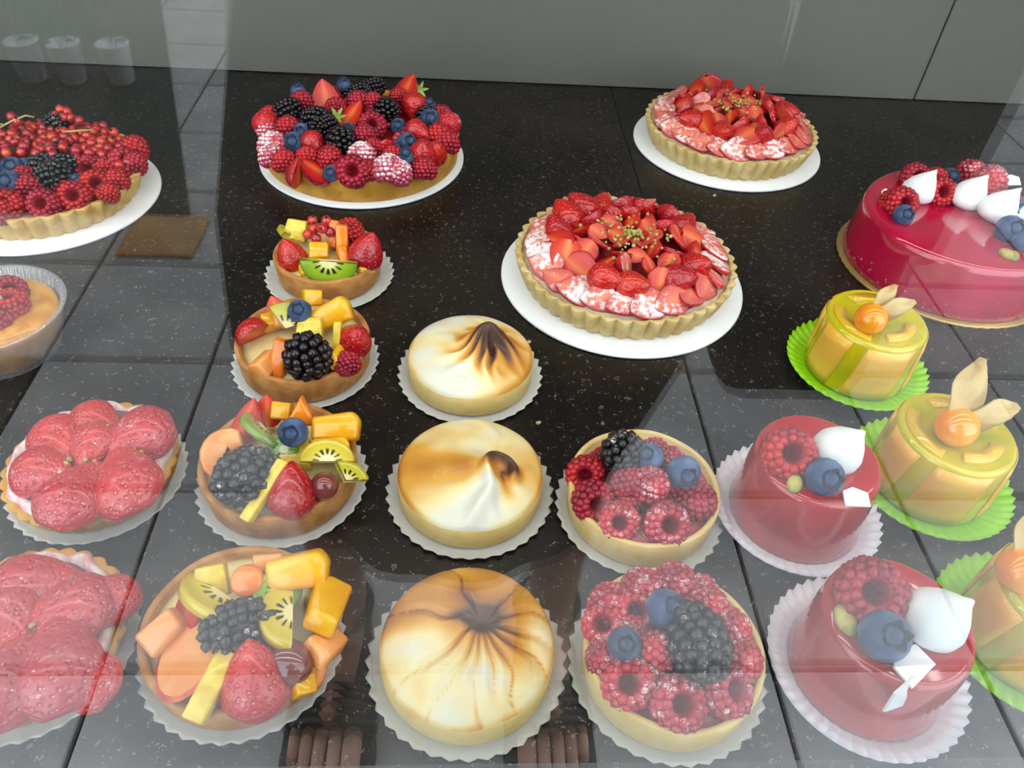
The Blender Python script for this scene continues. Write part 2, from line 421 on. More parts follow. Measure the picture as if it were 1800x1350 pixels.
def sr(u):
    if u < 0: return 0.0003
    return sr_(max(u, 0.0))
def sr_(u):      # strawberry radius along its length, 0 = shoulder, 1 = tip
    return 0.0126 * (math.sin(pi * min(1, (u + 0.06) / 0.42) * 0.5) ** 0.6) * max(0.0, 1 - max(0, (u - 0.22) / 0.78) ** 1.9) ** 0.75
SL = 0.029
US = [-1e-9, 0, .02, .06, .12, .2, .3, .42, .54, .66, .77, .87, .94, .985, 1.0]
def whole(m):
    V, F = lathe([(max(sr(u), 0.0002), -SL / 2 + SL * u) for u in US], 24)
    o = len(V); V.append((0, 0, -SL / 2 + 0.001)); F += [(k, o, (k + 1) % 24) for k in range(24)]
    return mesh('strawberry', V, F, m)
LIB['strawberry'] = whole(m_straw); LIB['strawberry_s'] = whole(m_straw_s); LIB['strawberry_p'] = whole(m_straw_p)
C_CORE, C_MID, C_EDGE = lin('ea7a44')[:3], lin('d8341c')[:3], lin('b41016')[:3]
def lerp(a, b, t): return tuple(x + (y - x) * t for x, y in zip(a, b))
def cutcol(a, u, pale=0.0):
    c = lerp(C_CORE, C_MID, min(1, abs(a) / 0.42)) if abs(a) < 0.42 else lerp(C_MID, C_EDGE, (abs(a) - 0.42) / 0.58)
    c = lerp(c, C_EDGE, 0.5 * max(0, u - 0.6) / 0.4)
    return lerp(c, lin('f0a8a0')[:3], pale)
def half(m1, m2, pale=0.0):
    """half a strawberry: cut face up at z = 0, tip towards +y, belly below"""
    n = 12; V, F, C, MI = [], [], [], []
    for u in US:
        r = max(sr(u), 0.0003)
        for k in range(n + 1):
            t = pi + pi * k / n; V.append((r * math.cos(t), -SL / 2 + SL * u, r * math.sin(t) * 0.9)); C.append(C_EDGE)
    for i in range(len(US) - 1):
        for k in range(n):
            a = i * (n + 1) + k; F.append((a, a + 1, a + n + 2, a + n + 1)); MI.append(0)
    o = len(V); w = 10
    for u in US:
        r = max(sr(u), 0.0003)
        for k in range(w + 1):
            a = -1 + 2 * k / w
            V.append((r * a, -SL / 2 + SL * u, 0.0004 * (1 - a * a) - 0.0008 * math.exp(-(a / .18) ** 2) * math.sin(pi * u))); C.append(cutcol(a, u, pale))
    for i in range(len(US) - 1):
        for k in range(w):
            a = o + i * (w + 1) + k; F.append((a, a + 1, a + w + 2, a + w + 1)); MI.append(1)
    F.append(tuple(range(n + 1))); MI.append(0)
    return mesh('strawberry_half', V, F, [m1, m2], MI, cols=C)
LIB['straw_half'] = half(m_straw, m_cut); LIB['straw_half_s'] = half(m_straw_s, m_cut_s, 0.35); LIB['straw_half_p'] = half(m_straw_p, m_cut)
def sslice(m1, m2, pale, th=0.0042):
    """a lengthwise slice lying flat, tip towards +y"""
    V, F, C, MI = [], [], [], []; w = 8
    for s in (1, -1):
        o = len(V)
        for u in US:
            r = max(sr(u), 0.0004)
            for k in range(w + 1):
                a = -1 + 2 * k / w; V.append((r * a, -SL / 2 + SL * u, s * th / 2 * (1 - 0.5 * a ** 4))); C.append(cutcol(a, u, pale))
        for i in range(len(US) - 1):
            for k in range(w):
                a = o + i * (w + 1) + k; q = (a, a + 1, a + w + 2, a + w + 1); F.append(q if s > 0 else q[::-1]); MI.append(1)
    h = len(US) * (w + 1)
    for i in range(len(US) - 1):
        for k, flip in ((0, False), (w, True)):
            a = i * (w + 1) + k; b = a + w + 1; q = (a, b, b + h, a + h); F.append(q[::-1] if flip else q); MI.append(0)
    for i in (0, len(US) - 1):
        for k in range(w):
            a = i * (w + 1) + k; F.append((a, a + 1, a + 1 + h, a + h)); MI.append(0)
    return mesh('strawberry_slice', V, F, [m1, m2], MI, cols=C)
LIB['straw_slice_s'] = sslice(m_straw, m_cut_s, 0.3)
LIB['straw_slice'] = sslice(m_straw, m_cut, 0.1)

def kiwi(name, arc, R_=0.019, th=0.006, flesh='8fb02a', rim='6f8f1c', core='e2dc9a'):
    """slice of kiwi fruit standing in the XY plane of its face, seeds round a pale core"""
    nr, nt = 12, 40; V, F, C = [], [], []
    rg = random.Random(9)
    def col(r, t):
        if r < 0.27: return lin(core)[:3]
        if 0.33 < r < 0.55 and (math.sin(13 * t) > 0.25): return lin('17180c')[:3]
        if r < 0.6: return lerp(lin(core)[:3], lin(flesh)[:3], min(1, (r - 0.25) / 0.2))
        return lerp(lin(flesh)[:3], lin(rim)[:3], (r - 0.6) / 0.4)
    for s in (1, -1):
        o = len(V)
        for i in range(nr + 1):
            for k in range(nt + 1):
                r = i / nr; t = arc * k / nt
                V.append((R_ * r * math.cos(t), R_ * 0.88 * r * math.sin(t), s * th / 2 * (1 - 0.25 * r ** 6))); C.append(col(r, t))
        for i in range(nr):
            for k in range(nt):
                a = o + i * (nt + 1) + k; q = (a, a + nt + 1, a + nt + 2, a + 1); F.append(q if s > 0 else q[::-1])
    h = (nr + 1) * (nt + 1)
    for k in range(nt): a = nr * (nt + 1) + k; F.append((a, a + h, a + h + 1, a + 1))
    for i in range(nr):
        for k in (0, nt): a = i * (nt + 1) + k; b = a + nt + 1; F.append((a, b, b + h, a + h) if k == 0 else (b, a, a + h, b + h))
    return mesh(name, V, F, m_vwet, cols=C)
LIB['kiwi'] = kiwi('kiwi_slice', pi, 0.019)
LIB['kiwi_full'] = kiwi('kiwi_slice', 2 * pi * 0.999, 0.0145)
LIB['kiwi_gold'] = kiwi('kiwi_slice', pi, 0.019, 0.007, 'd8c23a', 'c8ac20', 'ece0a0')
LIB['kiwi_quarter'] = kiwi('kiwi_slice', pi * 0.6, 0.022, 0.008, 'c6b82c', 'a8a01c', 'e6d890')

def arcpts(r0, r1, a0, a1, n=8):
    return [(r1 * math.cos(a), r1 * math.sin(a)) for a in np.linspace(a0, a1, n)] + [(r0 * math.cos(a), r0 * math.sin(a)) for a in np.linspace(a1, a0, n)]
LIB['mango_wedge'] = prism('mango_wedge', [(-.013, -.007), (.012, -.008), (.0135, .003), (.010, .008), (-.0125, .0055)], 0.009, m_mango, 0.0018, 2, 0.9, True)
LIB['mango_cube'] = prism('mango_cube', [(-.008, -.007), (.0075, -.0075), (.0085, .006), (-.007, .0075)], 0.012, m_mango, 0.0016, 2, 0.92, True)
LIB['pine_chunk'] = prism('pineapple_chunk', [(-.010, -.008), (.010, -.009), (.008, .009), (-.008, .008)], 0.009, m_pine, 0.0012, 2, 0.95, True)
LIB['pine_stick'] = prism('pineapple_stick', [(-.0028, -.016), (.0028, -.016), (.0030, .016), (-.0026, .0155)], 0.005, m_pine, 0.0008, 2, 1.0, True)
LIB['papaya_stick'] = prism('papaya_stick', [(-.0045, -.012), (.0045, -.0125), (.005, .012), (-.004, .013)], 0.008, m_papaya, 0.0014, 2, 0.95, True)
LIB['papaya_tri'] = prism('papaya_wedge', [(-.009, -.007), (.009, -.008), (.001, .010)], 0.010, m_papaya, 0.0016, 2, 0.95, True)
LIB['papaya_disc'] = prism('papaya_piece', [(0.0085 * math.cos(a), 0.0085 * math.sin(a)) for a in np.linspace(0, 2 * pi, 15)[:-1]], 0.007, m_papaya, 0.0014, 2, 0.95, True)
LIB['peach_chunk'] = prism('peach_chunk', [(-.010, -.006), (.009, -.0075), (.011, .004), (-.008, .008)], 0.010, m_peach, 0.0018, 2, 0.9, True)
LIB['peach_slab'] = prism('peach_slice', arcpts(0.004, 0.019, 0.1, pi - 0.1, 9), 0.008, m_peach, 0.0014, 2, 0.95, True)
def cap_fruit(name, m1, m2, rx, ry, rz, squash=1.0):
    """half fruit with a cut face up at z=0 and skin below"""
    V, F = [], []
    n, k = 20, 6
    for i in range(k + 1):
        a = (pi / 2) * i / k
        for j in range(n):
            t = 2 * pi * j / n; V.append((rx * math.cos(a) * math.cos(t), ry * math.cos(a) * math.sin(t), -rz * math.sin(a)))
    for i in range(k):
        for j in range(n):
            a, b = i * n + j, i * n + (j + 1) % n; F.append((a, a + n, b + n, b))
    MI = [0] * len(F); o = len(V)
    for q, z in ((1.0, 0.0002), (0.90, 0.0008), (0.88, 0.0008)):
        for j in range(n): t = 2 * pi * j / n; V.append((rx * q * math.cos(t), ry * q * math.sin(t), z))
    for i in (0, 1):
        for j in range(n): a, b = o + i * n + j, o + i * n + (j + 1) % n; F.append((a, b, b + n, a + n)); MI.append(0)
    F.append(tuple(range(o + 2 * n, o + 3 * n))); MI.append(1)
    return mesh(name, V, F, [m1, m2], MI)
LIB['nectarine'] = cap_fruit('nectarine_slice', m_skinred, m_peach, 0.0165, 0.021, 0.006)
V, F = (ICO3_V * np.array((0.0085, 0.0085, 0.0105))).tolist(), ICO3_F
LIB['grape'] = mesh('grape', V, F, m_grape); LIB['green_grape'] = mesh('green_grape', V, F, m_ggrape)
def kiss():
    prof = [(0.0002, 0), (0.0105, 0.0), (0.0128, 0.0035), (0.0125, 0.008), (0.0098, 0.0135), (0.0062, 0.018), (0.0030, 0.0215), (0.0012, 0.024), (0.0002, 0.025)]
    V, F = lathe(prof, 28, rfun=lambda t, i: 1 + 0.015 * math.cos(3 * t + i))
    V = [(x + 0.004 * max(0, z / 0.025) ** 3, y, z) for x, y, z in V]
    return mesh('meringue_kiss', V, F, m_meringue)
LIB['kiss'] = kiss()
V, F = (ICO3_V * np.array((0.0042, 0.0062, 0.0036))).tolist(), ICO3_F; LIB['pistachio'] = mesh('pistachio', V, F, m_nut)
def shard():
    V = [(-.008, -.005, 0), (.007, -.006, .001), (.009, .003, 0), (.001, .007, -.0008), (-.007, .004, .0006)]
    bm = bmesh.new(); a = [bm.verts.new((x, y, z)) for x, y, z in V]; b = [bm.verts.new((x, y, z + .0012)) for x, y, z in V]
    bm.faces.new(a[::-1]); bm.faces.new(b)
    for i in range(5): bm.faces.new((a[i], a[(i + 1) % 5], b[(i + 1) % 5], b[i]))
    return from_bm('chocolate_shard', bm, m_choc)
LIB['shard'] = shard()
V, F = (ICO3_V * 0.0095).tolist(), ICO3_F; LIB['physalis'] = mesh('physalis', V, F, m_phys)
def husk_leaf():
    V, F = [], []; n, w = 9, 6
    for s in (0, 1):
        for i in range(n + 1):
            u = i / n; half_w = 0.0085 * math.sin(pi * min(1, 0.12 + u * 0.85)) ** 0.8 * (1 - 0.25 * u)
            for k in range(w + 1):
                a = -1 + 2 * k / w
                V.append((half_w * a + 0.0007 * math.sin(9 * u + a), 0.0035 * a * a - 0.006 * u * (1 - u) * 2 + 0.0012 * math.sin(7 * u + 3 * a) + s * 0.0005, 0.026 * u))
    h = (n + 1) * (w + 1)
    for i in range(n):
        for k in range(w):
            a = i * (w + 1) + k; q = (a, a + 1, a + w + 2, a + w + 1); F.append(q); F.append(tuple(x + h for x in q[::-1]))
    return mesh('husk', V, F, m_husk)
LIB['husk'] = husk_leaf()
V, F = [], []
for k in range(6):
    t = 2 * pi * k / 6; c, s = math.cos(t), math.sin(t); o = len(V)
    for x, y, z in ((0, -.002, 0), (.006, -.0016, .001), (.010, 0, .003), (.006, .0016, .001), (0, .002, 0), (0.004, 0, -.0012)): V.append((x * c - y * s, x * s + y * c, z))
    F += [(o, o + 1, o + 2, o + 3, o + 4), (o, o + 5, o + 1), (o + 1, o + 5, o + 2), (o + 2, o + 5, o + 3), (o + 3, o + 5, o + 4)]
LIB['sepals'] = mesh('sepals', V, F, m_leaf, smooth=False)

NAMES = {'raspberry_s': 'raspberry', 'raspberry_w': 'raspberry', 'blackberry_s': 'blackberry', 'strawberry_s': 'strawberry', 'strawberry_p': 'strawberry',
         'straw_half': 'strawberry_half', 'straw_half_s': 'strawberry_half', 'straw_half_p': 'strawberry_half', 'straw_slice': 'strawberry_slice', 'straw_slice_s': 'strawberry_slice',
         'kiwi': 'kiwi_slice', 'kiwi_full': 'kiwi_slice', 'kiwi_gold': 'kiwi_slice', 'kiwi_quarter': 'kiwi_slice', 'pine_chunk': 'pineapple_chunk', 'pine_stick': 'pineapple_stick',
         'papaya_tri': 'papaya_wedge', 'papaya_disc': 'papaya_piece', 'peach_slab': 'peach_slice', 'nectarine': 'nectarine_slice', 'kiss': 'meringue_kiss', 'shard': 'chocolate_shard'}
def fruit(root, kind, p, s=1.0, rot=(0, 0, 0), world=True):
    """put a fruit on its tart; p is a world point (or local when world=False), rot in degrees"""
    l = (Matrix.Rotation(-root.rotation_euler.z, 3, 'Z') @ (Vector(p) - root.location)) if world else Vector(p)
    o = ob(NAMES.get(kind, kind), LIB[kind], root, l, tuple(R(a) for a in rot), s)
    if kind == 'blueberry': ob('crown', LIB['blueberry_crown'], o)
    if kind == 'redcurrant': ob('currant_tip', LIB['currant_tip'], o)
    return o
def px(root, kind, x, y, z, s=1.0, rot=(0, 0, 0)):
    """fruit whose middle shows at pixel x, y of the photograph and lies z millimetres above the counter"""
    return fruit(root, kind, at(x, y, z / 1000), s, rot)
# ---------------------------------------------------------------- papers, boards, shells
m_paper = mat('greaseproof_paper', 'd4d2cc', 0.6, 0.3, alpha=0.82)
m_paper_w = mat('white_pleated_paper', 'e2dce6', 0.7, 0.2)
m_paper_g = mat('lime_green_paper', '93d40a', 0.45, 0.4)
m_board = mat('white_cake_board', 'f2f2f4', 0.5, 0.4)
m_gold = mat('gold_cake_board', 'b8945a', 0.35, 0.5, metal=0.6)
m_crust_y = mat('pale_shortcrust', 'e3c888', 0.6, 0.3, c2='d9b870', nscale=60, bump=0.15, bscale=500, bdist=0.0005)
m_crust_b = mat('brown_almond_crust', 'c28a4e', 0.6, 0.3, c2='a86c34', nscale=90, bump=0.35, bscale=700, bdist=0.0007)
m_crust_o = mat('golden_crust', 'd09a3c', 0.55, 0.3, c2='b87c28', nscale=60, bump=0.25, bscale=500, bdist=0.0005)
m_crust_f = mat('fluted_crust', 'd9b674', 0.6, 0.3, c2='c89c54', nscale=70, bump=0.2, bscale=500, bdist=0.0005)
m_cream = mat('pastry_cream', 'f0dc9c', 0.4, 0.4)
m_redfill = mat('red_berry_filling', '8e1420', 0.3, 0.5, coat=0.3, c2='6e0c18', nscale=80)
m_pinkfill = mat('pink_berry_filling', 'c65a68', 0.35, 0.5, c2='b04052', nscale=90, sugar=0.3)
m_whip = mat('whipped_cream', 'ecdcda', 0.6, 0.3, c2='d89aa0', nscale=170, bump=0.3, bscale=400, bdist=0.001)

DOILY = {}
def doily_mesh(kind):
    if kind in DOILY: return DOILY[kind]
    if kind == 'flat':
        n = 144; k = 36
        prof = [(0.0002, 0.0004), (0.036, 0.0004), (0.044, 0.0006), (0.0478, 0.0014), (0.0502, 0.0022), (0.0498, 0.0016), (0.0475, 0.0008), (0.044, 0.0001), (0.036, 0.0), (0.0002, 0.0)]
        am = [0, 0, 0.002, 0.010, 0.022, 0.022, 0.010, 0.002, 0, 0]; az = [0, 0, .0001, .0005, .0009, .0009, .0005, .0001, 0, 0]
        V, F = lathe(prof, n, rfun=lambda t, i: 1 + am[i] * math.cos(k * t), zfun=lambda t, i: az[i] * math.cos(k * t))
        me = mesh('paper_doily', V, F, m_paper)
    else:
        n = 176; k = 44
        prof = [(0.0002, 0.0005), (0.030, 0.0005), (0.036, 0.0009), (0.043, 0.0032), (0.0505, 0.0072), (0.0502, 0.0064), (0.043, 0.0024), (0.036, 0.0001), (0.030, 0.0), (0.0002, 0.0)]
        am = [0, 0, 0.0, 0.004, 0.014, 0.014, 0.004, 0, 0, 0]; az = [0, 0, .0001, .0008, .0011, .0011, .0008, .0001, 0, 0]
        V, F = lathe(prof, n, rfun=lambda t, i: 1 + am[i] * math.cos(k * t), zfun=lambda t, i: az[i] * math.cos(k * t))
        me = mesh('paper_doily', V, F, m_paper_w if kind == 'white' else m_paper_g)
    DOILY[kind] = me
    return me
def doily(kind, x, y, rz, label, group):
    o = ob('paper_doily', doily_mesh(kind), None, (x, y, CT + 0.0003), (0, 0, rz)); return tag(o, label, 'doily', group)
def board(r, x, y, label, m=None, scal=0):
    prof = [(0.0002, 0.0), (r - 0.001, 0.0), (r, 0.0008), (r, 0.0022), (r - 0.0012, 0.003), (0.0002, 0.003)]
    V, F = lathe(prof, 128, rfun=(lambda t, i: 1 + (0.006 * math.cos(scal * t) if 1 <= i <= 4 else 0)) if scal else None)
    o = ob('cake_board', mesh('cake_board', V, F, m or m_board), None, (x, y, CT + 0.0003)); return tag(o, label, 'cake board', 'round boards under the large cakes')

def shell(root, r0, r1, h, m, wall=0.004, inner=0.006, flutes=0, depth=0.02, n=None, round_rim=True):
    """tart case: outer wall from r0 (foot) to r1 (rim), rim of a given thickness, inside wall down to the filling"""
    n = n or (flutes * 6 if flutes else 72)
    rr = 0.0008
    prof = [(0.0002, 0.0), (r0 - 0.0015, 0.0), (r0, 0.0015), (r0 + (r1 - r0) * 0.5, h * 0.5), (r1, h - rr), (r1 - rr, h), (r1 - wall + rr, h), (r1 - wall, h - rr), (r1 - wall - 0.001, h - inner), (0.0002, h - inner)]
    def rf(t, i):
        if not flutes or i < 1 or i > 6: return 1.0
        k = {1: .5, 2: .8, 3: 1, 4: 1, 5: .9, 6: .5}[i]
        return 1 + depth * k * (abs(math.cos(flutes * t / 2)) - 0.6)
    rg = random.Random(int(r0 * 1e5) + int(root.location.x * 1e4))
    ph = rg.uniform(0, 6)
    V, F = lathe(prof, n, rfun=rf, zfun=lambda t, i: (0.0004 * math.sin(3 * t + ph) + 0.0003 * math.sin(7 * t + 2 * ph)) if 4 <= i <= 7 else 0)
    return ob('crust', mesh('crust', V, F, m), root)
def filling(root, r, z, m, dome=0.002, name='filling', bumps=0.0):
    prof = [(r, z - 0.003), (r, z), (r * 0.8, z + dome * 0.5), (r * 0.5, z + dome * 0.85), (r * 0.2, z + dome), (0.0003, z + dome)]
    V, F = lathe(prof, 48, zfun=(lambda t, i: bumps * math.sin(5 * t + 2 * i) * math.sin(3 * t - i)) if bumps else None)
    return ob(name, mesh(name, V, F, m), root)

TZ = CT + 0.0018    # small pastries stand on their papers
def spot(x, y): return (x, y - GAP, TZ)

COLX = dict(E=-0.108, F=0.0055, G=0.108)
# ------------------------------------------------ fruit tartlets
def tartlet(x, y, label, m=m_crust_b, fill=m_cream, r0=0.0442, r1=0.0455, h=0.021, inner=0.006, grp='mixed fruit tartlets'):
    t = thing('fruit_tartlet', label, 'tartlet', spot(x, y), 0, grp)
    shell(t, r0, r1, h, m, inner=inner); filling(t, r1 - 0.0045, h - inner + 0.001, fill, 0.003)
    return t
doily('flat', -0.1071, 0.5206 - GAP, 0.1, 'scalloped white paper under the fruit tartlet topped with redcurrants and kiwi', 'white papers under tartlets')
t = tartlet(-0.1071, 0.5206, 'mixed fruit tartlet with redcurrants, kiwi slice and strawberries, behind the others', r0=0.040, r1=0.0415)
px(t, 'strawberry', 511, 447, 28, 0.95, (-12, -14, 20)); px(t, 'strawberry', 645, 441, 30, 1.15, (-8, 20, 0)); px(t, 'raspberry', 614, 408, 30, 1.0, (180, 0, 0))
px(t, 'kiwi', 578, 458, 33, 1.12, (-112, 3, 0)); px(t, 'pine_chunk', 521, 404, 34, 0.95, (55, 8, -8)); px(t, 'kiwi_quarter', 514, 420, 28, 0.7, (50, 0, 120))
px(t, 'papaya_stick', 601, 424, 33, 1.05, (62, 0, 4)); px(t, 'papaya_stick', 586, 412, 33, 0.9, (55, 0, -6)); px(t, 'mango_cube', 560, 442, 28, 1.0, (40, 0, 10)); px(t, 'mango_wedge', 548, 470, 22, 0.8, (30, 0, 30)); px(t, 'papaya_stick', 603, 455, 26, 0.8, (50, 10, 30))
px(t, 'pine_chunk', 640, 470, 21, 0.7, (0, 10, 40))
for x, y, z in ((552, 402, 38), (574, 388, 42), (556, 419, 34), (580, 408, 38), (541, 412, 34), (566, 402, 42), (600, 398, 36), (549, 388, 38)): px(t, 'redcurrant', x, y, z, 1.0, (random.uniform(0, 60), 0, random.uniform(0, 360)))

doily('flat', -0.1098, 0.4166 - GAP, 0.3, 'scalloped white paper under the tartlet with an upright glossy blackberry', 'white papers under tartlets')
t = tartlet(-0.1098, 0.4166, 'mixed fruit tartlet with an upright glossy blackberry, blueberry and mango wedges, redcurrant tartlet behind it')
px(t, 'blackberry', 541, 627, 33, 1.36, (30, 0, 5)); px(t, 'blueberry', 527, 547, 40, 1.05, (40, 0, 0)); px(t, 'mango_wedge', 580, 553, 34, 1.25, (50, -18, 18)); px(t, 'mango_cube', 548, 523, 38, 0.85, (55, 12, 25))
px(t, 'strawberry', 624, 597, 30, 1.0, (20, 18, 0)); px(t, 'straw_half', 450, 588, 28, 1.0, (50, 145, 20)); px(t, 'straw_half', 487, 546, 32, 0.75, (50, -20, 10)); px(t, 'peach_chunk', 466, 640, 26, 1.0, (55, -10, 70)); px(t, 'papaya_stick', 491, 632, 28, 1.15, (62, 5, -12))
px(t, 'pine_stick', 592, 602, 30, 0.9, (60, 0, -6)); px(t, 'mango_wedge', 596, 625, 26, 0.9, (50, 20, 70)); px(t, 'kiwi_quarter', 500, 577, 30, 0.9, (55, 0, 30)); px(t, 'peach_chunk', 500, 560, 32, 0.9, (40, 0, 20)); px(t, 'pine_chunk', 545, 580, 30, 1.0, (40, 0, 0)); px(t, 'mango_cube', 475, 565, 30, 0.8, (20, 0, 30))
px(t, 'raspberry', 610, 640, 24, 0.8, (120, 0, 20))

doily('flat', -0.107, 0.3083 - GAP, 0.2, 'scalloped white paper under the tartlet with a long leaning blackberry', 'white papers under tartlets')
t = tartlet(-0.107, 0.3083, 'mixed fruit tartlet with long leaning blackberry, strawberry, red grape and blueberry')
px(t, 'blackberry_s', 434, 838, 33, 1.42, (58, 0, -28)); px(t, 'strawberry', 513, 860, 30, 1.12, (-38, 0, 0)); px(t, 'pine_stick', 466, 862, 33, 1.2, (28, 0, -33)); px(t, 'grape', 570, 855, 28, 0.95, (20, 20, 0)); px(t, 'kiwi_quarter', 606, 846, 27, 0.62, (25, 20, 20))
px(t, 'blueberry', 515, 760, 42, 1.12, (48, 0, 0)); px(t, 'kiwi', 462, 757, 34, 0.85, (50, 0, 130)); px(t, 'papaya_tri', 529, 724, 42, 1.05, (60, 0, 5)); px(t, 'mango_wedge', 590, 750, 38, 1.15, (38, 0, 4)); px(t, 'kiwi_gold', 575, 812, 32, 0.8, (32, 8, 8)); px(t, 'mango_wedge', 580, 788, 33, 0.9, (30, 10, 8))
px(t, 'peach_slab', 402, 800, 30, 0.85, (35, -25, 60)); px(t, 'peach_chunk', 398, 778, 34, 0.95, (45, -10, 30)); px(t, 'straw_half', 432, 738, 34, 0.95, (40, -20, -40)); px(t, 'mango_cube', 495, 722, 36, 0.8, (40, 0, 0)); px(t, 'pine_chunk', 520, 798, 28, 1.0, (20, 0, 0)); px(t, 'kiwi_full', 500, 790, 32, 0.6, (40, 0, 0)); px(t, 'straw_half', 470, 722, 36, .7, (60, 0, 0))

doily('flat', -0.1082, 0.201 - GAP, 0.0, 'scalloped white paper under the tartlet with a red-rimmed nectarine slice', 'white papers under tartlets')
t = tartlet(-0.1082, 0.201, 'mixed fruit tartlet with red-rimmed nectarine slice, blackberry lying flat and large strawberry')
px(t, 'blackberry_s', 420, 1104, 37, 1.15, (80, 20, -72)); px(t, 'strawberry_p', 447, 1192, 29, 1.3, (-38, 0, 12)); px(t, 'pine_stick', 372, 1205, 31, 1.0, (18, 0, -22)).scale = (1.9, 1.0, 1.2); px(t, 'nectarine', 332, 1150, 30, 1.05, (10, -22, -12)); px(t, 'peach_chunk', 285, 1112, 28, 1.15, (15, -25, 50))
px(t, 'grape', 505, 1165, 28, 1.3, (60, 30, 40)); px(t, 'mango_wedge', 522, 1003, 40, 1.25, (42, 0, 8)); px(t, 'mango_wedge', 574, 1062, 36, 1.25, (20, 20, 84)); px(t, 'kiwi_gold', 512, 1085, 36, 0.95, (20, 10, 100)); px(t, 'kiwi_gold', 386, 1052, 36, 1.05, (40, -8, 150)); px(t, 'papaya_disc', 435, 1021, 42, 0.95, (35, 0, 0))
px(t, 'kiwi_full', 488, 1040, 36, 0.85, (30, 0, 50)); px(t, 'peach_chunk', 570, 1135, 28, 1.1, (20, 30, 70)); px(t, 'mango_cube', 532, 1205, 24, 0.7, (20, 25, 30)); px(t, 'straw_half', 330, 1062, 34, 0.85, (40, -30, -30)); px(t, 'peach_chunk', 470, 990, 40, 0.8, (40, 0, 20)); px(t, 'pine_chunk', 372, 1020, 38, 0.9, (40, 0, 10))
px(t, 'nectarine', 548, 1170, 26, 0.6, (30, 50, 20)); px(t, 'mango_cube', 460, 1040, 33, 1.0, (20, 0, 0))

# ------------------------------------------------ raspberry tartlets
def rasp_tartlet(x, y, label):
    t = thing('raspberry_tartlet', label, 'tartlet', spot(x, y), 0, 'raspberry tartlets')
    shell(t, 0.0440, 0.0448, 0.0215, m_crust_y, wall=0.0035, inner=0.006); filling(t, 0.0408, 0.0165, m_pinkfill, 0.002)
    return t
doily('flat', 0.1083, 0.2904 - GAP, 0.15, 'scalloped white paper under the raspberry tartlet with two blueberries at its back', 'white papers under tartlets')
t = rasp_tartlet(0.1083, 0.2904, 'raspberry tartlet with a blackberry and two blueberries standing at its back rim')
for x, y, z, s, rot in ((1088, 917, 23.5, 0.98, (42, -12, 0)), (1171, 922, 24.5, 1.12, (40, 4, 0)), (1042, 880, 23.5, 1.07, (55, -25, 30)), (1030, 835, 22.5, 1.02, (40, -20, 0)), (1104, 850, 29.5, 0.93, (120, 20, 20)), (1142, 853, 33.5, 0.98, (160, 20, 10)), (1222, 880, 25.5, 1.07, (165, 5, 0)), (1150, 797, 30.5, 0.84, (170, 0, 0)), (1180, 808, 28.5, 0.74, (150, 0, 0)), (1105, 880, 22.5, 0.84, (150, 0, 0)), (1190, 870, 22.5, 0.84, (120, 0, 0)), (1065, 812, 23.5, 0.84, (150, 0, 0))):
    px(t, 'raspberry_s' if random.random() < .6 else 'raspberry', x, y, z, s, rot)
px(t, 'blackberry_s', 1096, 797, 36, 1.15, (20, -14, 0)); px(t, 'blueberry', 1142, 803, 41, 1.05, (20, -30, 0)); px(t, 'blueberry', 1202, 829, 39, 1.25, (60, 10, 0))

doily('flat', 0.1073, 0.1889 - GAP, 0.05, 'scalloped white paper under the raspberry tartlet crowned by one long blackberry', 'white papers under tartlets')
t = rasp_tartlet(0.1073, 0.1889, 'raspberry tartlet dusted with sugar around one long blackberry, next to the window glass')
for x, y, z, s, rot in ((1105, 1200, 25.5, 1.12, (30, -14, 0)), (1190, 1237, 24.5, 1.16, (28, 6, 0)), (1272, 1213, 24.5, 1.16, (30, 18, 20)), (1155, 1150, 29.5, 0.98, (110, -20, 30)), (1063, 1100, 24.5, 0.98, (20, -20, 0)), (1066, 1155, 23.5, 0.88, (150, -20, 0)), (1072, 1062, 24.5, 0.98, (150, 0, 0)), (1118, 1075, 27.5, 1.02, (30, -10, 0)), (1128, 1035, 27.5, 0.98, (150, 0, 0)), (1185, 1027, 27.5, 1.02, (150, 0, 30)), (1240, 1068, 27.5, 1.02, (140, 20, 0)), (1278, 1108, 26.5, 1.02, (150, 20, 40)), (1297, 1160, 24.5, 1.02, (140, 30, 0)), (1230, 1045, 24.5, 0.93, (160, 0, 0)), (1110, 1120, 24.5, 0.93, (160, 0, 0))):
    px(t, 'raspberry_s', x, y, z, s, rot)
px(t, 'blackberry_s', 1224, 1128, 38, 1.38, (68, 6, 8)); px(t, 'blueberry', 1170, 1070, 42, 1.25, (20, 20, 0)); px(t, 'blueberry', 1097, 1132, 38, 1.05, (30, 0, 0))
